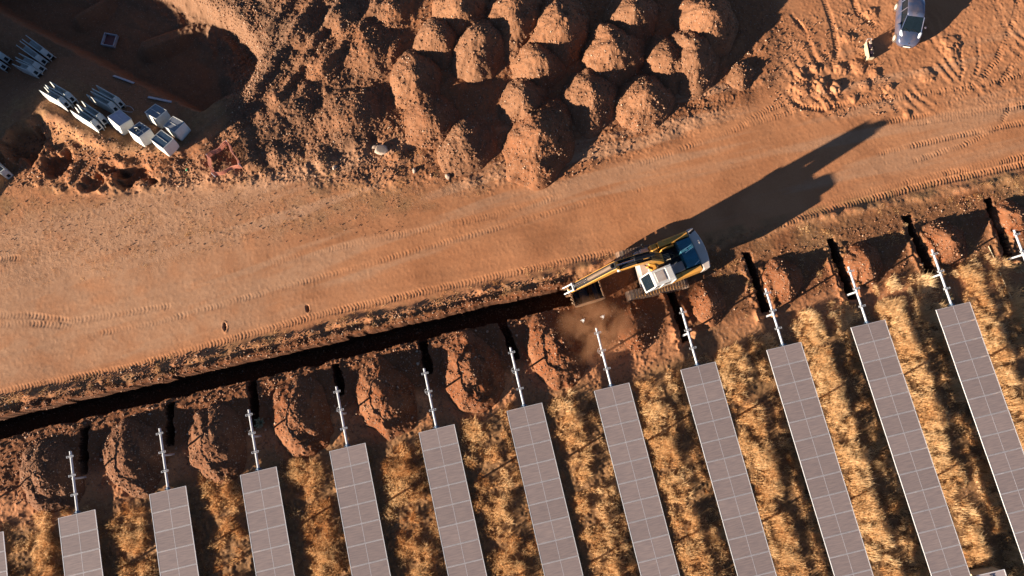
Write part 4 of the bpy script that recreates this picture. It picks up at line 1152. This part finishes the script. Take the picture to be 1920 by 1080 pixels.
# orange net around a small hole
def net():
    cs = [G2(390, 290), G2(432, 268), G2(458, 312), G2(402, 330)]
    cs = [G2(398, 300), G2(434, 274), G2(455, 315), G2(406, 333)]
    c = sum(cs) / 4
    root = empty('net_fence', (c[0], c[1], 0))
    tag(root, 'orange plastic net fence around a small hole beside the gravel', 'net fence')
    for i in range(4):
        a, b = cs[i], cs[(i + 1) % 4]
        za, zb = hz(*a), hz(*b)
        p = MB().mat(M_WOOD); p.tube([(a[0] - c[0], a[1] - c[1], za - .1), (a[0] - c[0] + .03, a[1] - c[1], za + .7)], .03, 6); p.build('stake', root)
        n_ = MB().mat(M_ORANGE); L = np.linalg.norm(b - a)
        def pt(u, v):
            q = a + (b - a) * u - c; sag = .12 * math.sin(u * math.pi) * v
            ofs = .05 * math.sin(u * 9 + i)
            nrm = np.array([-(b - a)[1], (b - a)[0]]) / L
            return (q[0] + nrm[0] * ofs, q[1] + nrm[1] * ofs, za + (zb - za) * u + .05 + v * .6 - sag)
        nu = int(L / .09)
        for k in range(nu + 1): n_.tube([pt(k / nu, v) for v in (0, .25, .5, .75, 1)], .011, 4)
        for k in range(11): n_.tube([pt(u / 12, k / 10) for u in range(13)], .011 if k not in (0, 10) else .025, 4)
        n_.build('net_panel', root)
net()
c = G2(351, 322); q = MB().mat(M_GREEN)
q.tube([(0, 0, .06), (.16, 0, .06), (.22, 0, .06), (.30, 0, .06)], [.055, .055, .025, .022], 10); o = q.build('green_bottle', smooth=True); o.location = (c[0], c[1], hz(*c) + .01); o.rotation_euler = (0, 0, 1.0)
tag(o, 'green glass bottle lying left of the orange net', 'bottle')


# ------------------------------------------------------------------ stones
def stone_mesh(name, rad, seed, m, sq=.6):
    bm = bmesh.new(); bmesh.ops.create_icosphere(bm, subdivisions=3, radius=1.0)
    rs = np.random.default_rng(seed); ks = rs.normal(size=(10, 3)); ks /= np.linalg.norm(ks, axis=1)[:, None]; off = rs.uniform(.55, .9, 10)
    for v in bm.verts:
        for k_, o_ in zip(ks, off):
            dd = v.co.dot(Vector(k_)) - o_
            if dd > 0: v.co -= Vector(k_) * dd * .9
        v.co.x *= rad * 1.25; v.co.y *= rad * .8; v.co.z *= rad * sq
    me = bpy.data.meshes.new(name); bm.to_mesh(me); bm.free(); me.materials.append(m)
    o = bpy.data.objects.new(name, me); COL.objects.link(o); return o
for k, (px, py, rad, m, lab) in enumerate([
        (714, 281, .48, M_STONEP, 'large pale boulder at the foot of the rubble by the road'), (702, 274, .22, M_STONEP, 'pale stone against the left side of the large boulder'),
        (872, 284, .22, M_STONEP, 'pale stone on the narrow mound beside the black shadow'), (626, 313, .16, M_STONEP, 'small pale stone among grey gravel near the road'), (776, 319, .2, M_STONEP, 'rounded stone at the lower edge of the mounds'),
        (839, 330, .2, M_STONEP, 'stone just off the mounds on the road verge, right of the rounded stone'),
        (1143, 167, .2, M_STONEP, 'pale stone in the dark gap between two dumped mounds')]):
    o = stone_mesh('stone' if 'clod' not in lab else 'earth_clod', rad, 40 + k, m)
    c = G2(px, py, .2 if k not in (2, 8) else .8); o.location = (c[0], c[1], hz(*c) + rad * .25 + (.6 if k == 2 else 0)); o.rotation_euler = (0, 0, -.2 + k * .37)
    if 'clod' in lab: o.rotation_euler = (0, 0, 1.9); o.scale = (1.3, .7, 1)
    tag(o, lab, 'stone' if 'clod' not in lab else 'clod')


def scatter_stones():
    bm = bmesh.new(); bmesh.ops.create_icosphere(bm, subdivisions=1, radius=1.0)
    base = np.array([v.co[:] for v in bm.verts]); fc = np.array([[v.index for v in f.verts] for f in bm.faces]); bm.free()
    pts = []; siz = []
    def zone(poly, n, s0, s1, zz=0.):
        p = np.array(P2(*poly)); lo, hi = p.min(0), p.max(0)
        q = RNG.uniform(lo, hi, (n * 3, 2)); ok = polysd(q[:, 0], q[:, 1], [tuple(v) for v in p]) > 0
        q = q[ok][:n]; pts.append(q); siz.append(s0 + (s1 - s0) * RNG.random(len(q)) ** 3)
    zone(((380, 40), (480, -30), (760, -30), (760, 340), (300, 345), (430, 240)), 10000, .018, .075)
    zone(((760, -30), (1440, -30), (1420, 150), (1250, 250), (1080, 330), (760, 350)), 4500, .02, .085)
    zone(((-20, 330), (400, 250), (760, 340), (760, 440), (380, 470), (-20, 480)), 2200, .012, .05)
    zone(((-20, 270), (90, 230), (360, 300), (380, 350), (-20, 350)), 2200, .02, .09)
    zone(((330, -30), (460, -30), (520, 100), (450, 240), (400, 180), (440, 100), (400, 30)), 2600, .02, .09)
    zone(((-40, 750), (1060, 510), (1060, 560), (-40, 800)), 3500, .02, .08)
    zone(((-40, 830), (1040, 575), (1200, 560), (1260, 640), (900, 760), (-40, 960)), 5000, .02, .10)
    zone(((0, 80), (390, 222), (330, 300), (90, 230), (-20, 280)), 500, .02, .05)
    zone(((1430, 40), (1640, 20), (1680, 220), (1440, 220)), 900, .02, .08)
    zone(((1320, 500), (1920, 340), (1920, 460), (1340, 600)), 1500, .02, .07)
    P = np.concatenate(pts); S = np.concatenate(siz)
    P = np.concatenate([np.c_[P, hzv(P[:, 0], P[:, 1])]] + STONE_P); S = np.concatenate([S] + STONE_S); n = len(P)
    sc = S[:, None] * RNG.uniform(.6, 1.2, (n, 3)); th = RNG.uniform(0, 2 * math.pi, n)
    jit = 1 + RNG.uniform(-.25, .25, (n, len(base), 1))
    v = base[None] * jit * sc[:, None]
    ct, st_ = np.cos(th)[:, None], np.sin(th)[:, None]
    x = v[..., 0] * ct - v[..., 1] * st_; y = v[..., 0] * st_ + v[..., 1] * ct
    V = np.stack([x + P[:, 0:1], y + P[:, 1:2], v[..., 2] + (P[:, 2] + S * .25)[:, None]], -1).reshape(-1, 3)
    F = (fc[None] + (np.arange(n) * len(base))[:, None, None]).reshape(-1, 3)
    tone = np.repeat(RNG.random(n) ** 1.8, len(base))
    m, nn, b = new_mat('loose stone')
    at = nn.nodes.new('ShaderNodeAttribute'); at.attribute_name = 'tone'
    cr = nn.nodes.new('ShaderNodeValToRGB'); cr.color_ramp.elements[0].color = (.20, .085, .04, 1); cr.color_ramp.elements[1].color = (.46, .32, .22, 1)
    e = cr.color_ramp.elements.new(.75); e.color = (.28, .14, .075, 1)
    nn.links.new(at.outputs['Fac'], cr.inputs[0]); nn.links.new(cr.outputs[0], b.inputs['Base Color']); b.inputs['Roughness'].default_value = .85
    o = np_mesh('loose_stones', V, F, m, {'tone': tone}, smooth=False)
    o['kind'] = 'stuff'; o['label'] = 'loose stones and gravel strewn over the red earth'
scatter_stones()


# ------------------------------------------------------------------ dry grass
def grass_mat():
    m, n, b = new_mat('dry grass'); L = n.links.new
    at = n.nodes.new('ShaderNodeAttribute'); at.attribute_name = 'tone'
    cr = n.nodes.new('ShaderNodeValToRGB')
    cr.color_ramp.elements[0].color = (.46, .185, .055, 1); cr.color_ramp.elements[1].color = (.90, .64, .36, 1)
    e = cr.color_ramp.elements.new(.5); e.color = (.76, .455, .21, 1)
    L(at.outputs['Fac'], cr.inputs[0]); L(cr.outputs[0], b.inputs['Base Color'])
    b.inputs['Roughness'].default_value = .8; b.inputs['Specular IOR Level'].default_value = .2
    tr = n.nodes.new('ShaderNodeBsdfTranslucent'); L(cr.outputs[0], tr.inputs[0])
    mx = n.nodes.new('ShaderNodeMixShader'); mx.inputs[0].default_value = .45
    out = [q for q in n.nodes if q.type == 'OUTPUT_MATERIAL'][0]
    L(b.outputs[0], mx.inputs[1]); L(tr.outputs[0], mx.inputs[2]); L(mx.outputs[0], out.inputs[0])
    return m
M_GRASS = grass_mat()


def blades(name, cx, cy, tone, rad, hgt, nb, wid, label, lean=.75):
    """tufts at (cx, cy): nb blades each, leaning outwards"""
    n = len(cx); N = n * nb
    i = np.repeat(np.arange(n), nb)
    a = RNG.uniform(0, 2 * math.pi, N); r = np.sqrt(RNG.random(N)) * rad[i]
    bx = cx[i] + r * np.cos(a); by = cy[i] + r * np.sin(a)
    az = np.where(RNG.random(N) < .6, SHADOW_AZ + RNG.normal(0, .85, N), a + RNG.normal(0, .7, N))
    ln = hgt[i] * RNG.uniform(.6, 1.15, N)
    out = lean * RNG.uniform(.25, 1.2, N)
    bz = hzv(bx, by) - .02
    dx, dy = np.cos(az), np.sin(az); wx, wy = -dy * wid / 2, dx * wid / 2
    V = np.empty((N, 5, 3), np.float32)
    V[:, 0] = np.stack([bx - wx, by - wy, bz], -1); V[:, 1] = np.stack([bx + wx, by + wy, bz], -1)
    mx_, my_, mz_ = bx + dx * ln * out * .35, by + dy * ln * out * .35, bz + ln * .62 * np.sqrt(np.clip(1 - (out * .5) ** 2, .2, 1))
    V[:, 2] = np.stack([mx_ - wx * .8, my_ - wy * .8, mz_], -1); V[:, 3] = np.stack([mx_ + wx * .8, my_ + wy * .8, mz_], -1)
    V[:, 4] = np.stack([bx + dx * ln * out, by + dy * ln * out, bz + ln * (1 - .35 * out)], -1)
    base = (np.arange(N) * 5)[:, None]
    F = np.concatenate([base + np.array([[0, 1, 3]]), base + np.array([[0, 3, 2]]), base + np.array([[2, 3, 4]])])
    t = np.repeat(np.clip(tone[i] + RNG.normal(0, .12, N), 0, 1), 5)
    o = np_mesh(name, V.reshape(-1, 3), F, M_GRASS, {'tone': t}, smooth=False)
    o['kind'] = 'stuff'; o['label'] = label
    return o


def worley(x, y, cell, seed):
    xi = np.floor(x / cell); yi = np.floor(y / cell); best = np.full(x.shape, 9.0)
    for i in (-1, 0, 1):
        for j in (-1, 0, 1):
            a, b = (xi + i).astype(np.int64), (yi + j).astype(np.int64)
            px = (a + _hash(a, b, seed)) * cell; py = (b + _hash(a, b, seed + 1)) * cell
            sz = .75 + .5 * _hash(a, b, seed + 2)
            best = np.minimum(best, np.hypot(x - px, y - py) / sz)
    return best


def grass():
    n = 80000
    x = RNG.uniform(-38, 42, n); y = RNG.uniform(-20, 4.5, n)
    # only what lies near the view
    vis = polysd(x, y, P2((-60, 780), (1980, 380), (1990, 1130), (-60, 1130)))
    k = vis > -.3; x, y = x[k], y[k]
    u = ((x - X0) / PITCH) % 1.0
    u = u + .03 * fbm(x, y, 1.5, 2, 201)
    side = sst(-8, 14, x)                         # right-hand rows are more orderly
    w_ = (.05 + .05 * (1 - side)) * fbm(x, y, 1.3, 3, 205); uu = u + w_
    band1 = sst(.27, .31, uu) * sst(.61, .57, uu); band2 = sst(.70, .74, uu) * sst(.97, .93, uu)
    under = (u < .2) * .30
    p = np.maximum(np.maximum(band1, .85 * band2), under)
    cl = fbm(x, y, 1.4, 3, 202)
    p = p * (.25 + .75 * sst(-.30 - .25 * side, .10 - .1 * side, cl))
    p = np.maximum(p, .55 * sst(-.05, .25, cl) * (1 - side) * (uu > .22))
    F1 = worley(x, y, 1.05, 300)
    p = p * (.25 + .75 * sst(.62, .40, F1))
    top = .1 + .55 * fbm(x, y, 1.6, 2, 203) + sst(8, 26, x) * 2.2
    p = p * sst(top + .7, top - .3, y)
    for a, b in SIDE_TRENCH:
        (ax, ay), (bx, by) = G2(*a), G2(*b)
        p = np.where((np.abs(x - (ax + (bx - ax) * (y - ay) / (by - ay))) < .55) & (y > by - .3), 0, p)
    for q in HEAPS + HEAPS2:
        c = G2(q[0], q[1], .5); p = np.where(((x - c[0]) / (q[2] * .95)) ** 2 + ((y - c[1]) / (q[2] * q[4] * .95)) ** 2 < 1, 0, p)
    k = RNG.random(len(x)) < p * .68
    x, y, cl, side, u, uu = x[k], y[k], cl[k], side[k], u[k], uu[k]
    tone = np.clip(.42 + .30 * fbm(x, y, 2.2, 2, 204) + .26 * side - .06 + .30 * cl + RNG.normal(0, .14, len(x)), 0, 1)
    dome = np.clip(1 - (worley(x, y, 1.05, 300) / .62) ** 2, 0, 1)
    ramp = np.where(uu < .65, sst(.27, .60, uu), sst(.70, .95, uu) * .8)
    hg = np.clip(.10 + .32 * ramp + .34 * dome * (.6 + .4 * ramp) + .08 * cl + RNG.normal(0, .05, len(x)), .1, .9) * np.where(u < .2, .6, 1)
    blades('dry_grass', x, y, tone, np.full(len(x), .19), hg, 30, .019, 'dry golden grass growing in strips between the solar rows')
    # sparse straw and weeds on the verges
    n = 16000
    x = RNG.uniform(-36, 42, n); y = RNG.uniform(2.5, 22, n)
    cl = fbm(x, y, 1.2, 3, 211)
    p = sst(15.0, 16.8, y + 1.2 * fbm(x, y, 3, 2, 73)) * sst(21.5, 20, y) * sst(11, 3, x) * .8 * sst(-.1, .3, cl)
    p = np.maximum(p, np.exp(-((y - 8.45) / .42) ** 2) * .9 * sst(10, 8, x) * sst(-.25, .3, cl))
    p = np.maximum(p, sst(8.3, 7.3, y) * sst(13, 15, x) * .6 * sst(-.1, .35, cl))
    p = np.where(hzv(x, y) < -.2, 0, p)
    k = RNG.random(n) < p; x, y = x[k], y[k]
    blades('verge_grass', x, y, np.clip(.40 + .3 * fbm(x, y, 1.5, 2, 212) + RNG.normal(0, .15, len(x)), 0, 1), np.full(len(x), .16), np.where(y > 12, .085, .15), 12, .016, 'thin straw and weeds on the road verges', lean=1.0)
grass()

# a few single shrubs of weed near tube ends
def weed(px, py, lab, col, h=.35, nb=60):
    c = G2(px, py); z = hz(*c)
    q = MB().mat(col)
    for k in range(nb):
        a = random.uniform(0, 2 * math.pi); r = random.uniform(.02, .10); l = random.uniform(.5, 1.0) * h
        p0 = (r * math.cos(a), r * math.sin(a), 0); p1 = (p0[0] + l * .35 * math.cos(a), p0[1] + l * .35 * math.sin(a), l * .7); p2 = (p0[0] + l * .8 * math.cos(a), p0[1] + l * .8 * math.sin(a), l * .85)
        q.tube([p0, p1, p2], [.012, .012, .004], 4)
        q.add([(p2[0] - .04, p2[1], p2[2]), (p2[0], p2[1] - .03, p2[2] + .02), (p2[0] + .04, p2[1], p2[2]), (p2[0], p2[1] + .03, p2[2] - .01)], [(0, 1, 2, 3)])
    o = q.build('weed_clump'); o.location = (c[0], c[1], z - .02); tag(o, lab, 'plant')
M_WEED = pmat('grey green weed', (.24, .23, .13), .8, 0, .3, 20)
M_WEEDY = pmat('straw weed', (.45, .30, .14), .8, 0, .3, 20)
weed(489, 793, 'small green weed clump right of the third tube end from the left', M_WEED)
weed(320, 822, 'small green weed clump right of the second tube end from the left', M_WEED)
weed(1905, 503, 'bare straw coloured weed near the right edge below the last tube end', M_WEEDY, .5, 50)
weed(1770, 560, 'twiggy straw weed at the end of the rightmost whole panel row', M_WEEDY, .45, 40)


# ------------------------------------------------------------------ small remaining things
# cable lying along the grass edge between the last two rows
pp = [G2(*q) for q in ((1853, 462), (1862, 480), (1880, 525), (1900, 572), (1925, 630), (1960, 710))]
q = MB().mat(M_CREAM); q.tube([(p[0] - pp[0][0], p[1] - pp[0][1], hz(*p) + .05) for p in pp], .032, 8)
o = q.build('conduit_pipe'); o.location = (pp[0][0], pp[0][1], 0); tag(o, 'thin pale conduit pipe lying along the grass edge near the right border', 'pipe')

# cabinet at the lower right border
a = G2(1830, 1079, 1.35); b = G2(1883, 1067, 1.35); d = (b - a); L = float(np.linalg.norm(d)); yaw = math.atan2(d[1], d[0])
root = empty('equipment_cabinet', (a[0], a[1], hz(*a)), yaw)
tag(root, 'pale flat topped cabinet in the grass at the bottom right border', 'cabinet')
q = MB().mat(M_CREAM); q.box(.06, L - .06, -1.0, -.06, 0, 1.28); q.build('body', root, .01)
q = MB().mat(pmat('mauve sheet roof', (.42, .34, .33), .45)); q.box(0, L, -1.1, 0, 1.30, 1.35); ro = q.build('roof', root, .004)
q = MB().mat(M_FRAME)
q.box(0, L, -.03, 0.004, 1.352, 1.37); q.box(-.004, .03, -1.1, -.032, 1.352, 1.37); q.box(L - .03, L + .004, -1.1, -.032, 1.352, 1.37); q.build('roof_trim', ro)
q = MB().mat(M_BLACK); q.tube([(L * .45, -.12, 1.36), (L * .5, -.2, 1.40), (L * .44, -.3, 1.40), (L * .55, -.34, 1.37)], .025, 6); q.build('cable_gland', root)


def bird(px, py, lab, yaw):
    c = G2(px, py, 1.6)
    root = empty('white_bird', (c[0], c[1], 1.6), yaw); root.scale = (.6, .6, .6)
    tag(root, lab, 'bird', 'white birds flying by the bucket')
    b = MB().mat(M_BIRD)
    b.tube([(-.22, 0, 0), (-.10, 0, .01), (.02, 0, .02), (.10, 0, .03), (.17, 0, .05), (.22, 0, .05)], [.015, .04, .055, .03, .028, .008], 8)
    # wings swept back, one surface with the body
    for s in (-1, 1):
        b.loft([[(.06, s * .03, .03), (-.06, s * .03, .03), (-.06, s * .03, .04), (.06, s * .03, .04)], [(.03, s * .14, .08), (-.10, s * .12, .07), (-.10, s * .12, .08), (.03, s * .14, .09)], [(-.26, s * .17, .05), (-.30, s * .15, .05), (-.30, s * .15, .055), (-.26, s * .17, .055)]])
    b.build('body', root, smooth=True)
bird(1094, 600, 'white bird flying left one of two above the dust by the bucket', R(35))
bird(1131, 593, 'white bird flying right one of two above the dust by the bucket', R(35))


# ------------------------------------------------------------------ dust thrown up by the bucket
def dust():
    c = G2(1118, 618, .8)
    bm = bmesh.new(); bmesh.ops.create_icosphere(bm, subdivisions=4, radius=1.0)
    for v in bm.verts:
        k = 1 + .18 * math.sin(v.co.x * 4 + 1) * math.cos(v.co.y * 5)
        v.co.x *= 3.0 * k; v.co.y *= 2.6 * k; v.co.z *= 1.5
    me = bpy.data.meshes.new('dust_cloud'); bm.to_mesh(me); bm.free()
    m = bpy.data.materials.new('brown dust'); m.use_nodes = True; n = m.node_tree; n.nodes.clear(); L = n.links.new
    out = n.nodes.new('ShaderNodeOutputMaterial'); pv = n.nodes.new('ShaderNodeVolumePrincipled')
    pv.inputs['Color'].default_value = (.76, .41, .22, 1); pv.inputs['Anisotropy'].default_value = .2
    tc = n.nodes.new('ShaderNodeTexCoord'); no = n.nodes.new('ShaderNodeTexNoise'); no.inputs['Scale'].default_value = .8; no.inputs['Detail'].default_value = 6; no.inputs['Distortion'].default_value = .6
    L(tc.outputs['Object'], no.inputs['Vector'])
    mp = n.nodes.new('ShaderNodeMapping'); mp.inputs['Scale'].default_value = (1 / 3.0, 1 / 2.6, 1 / 1.5); L(tc.outputs['Object'], mp.inputs['Vector'])
    ln = n.nodes.new('ShaderNodeVectorMath'); ln.operation = 'LENGTH'; L(mp.outputs[0], ln.inputs[0])
    fr = n.nodes.new('ShaderNodeMapRange'); fr.inputs[1].default_value = .95; fr.inputs[2].default_value = .2; L(ln.outputs['Value'], fr.inputs[0])
    nr = n.nodes.new('ShaderNodeMapRange'); nr.inputs[1].default_value = .40; nr.inputs[2].default_value = .62; nr.inputs[4].default_value = 1.15; L(no.outputs['Fac'], nr.inputs[0])
    mu = n.nodes.new('ShaderNodeMath'); mu.operation = 'MULTIPLY'; L(fr.outputs[0], mu.inputs[0]); L(nr.outputs[0], mu.inputs[1])
    L(mu.outputs[0], pv.inputs['Density']); L(pv.outputs[0], out.inputs['Volume'])
    me.materials.append(m)
    o = bpy.data.objects.new('dust_cloud', me); COL.objects.link(o); o.location = (c[0], c[1], .8); o['kind'] = 'stuff'; o['label'] = 'brown dust cloud drifting beside the bucket'
dust()
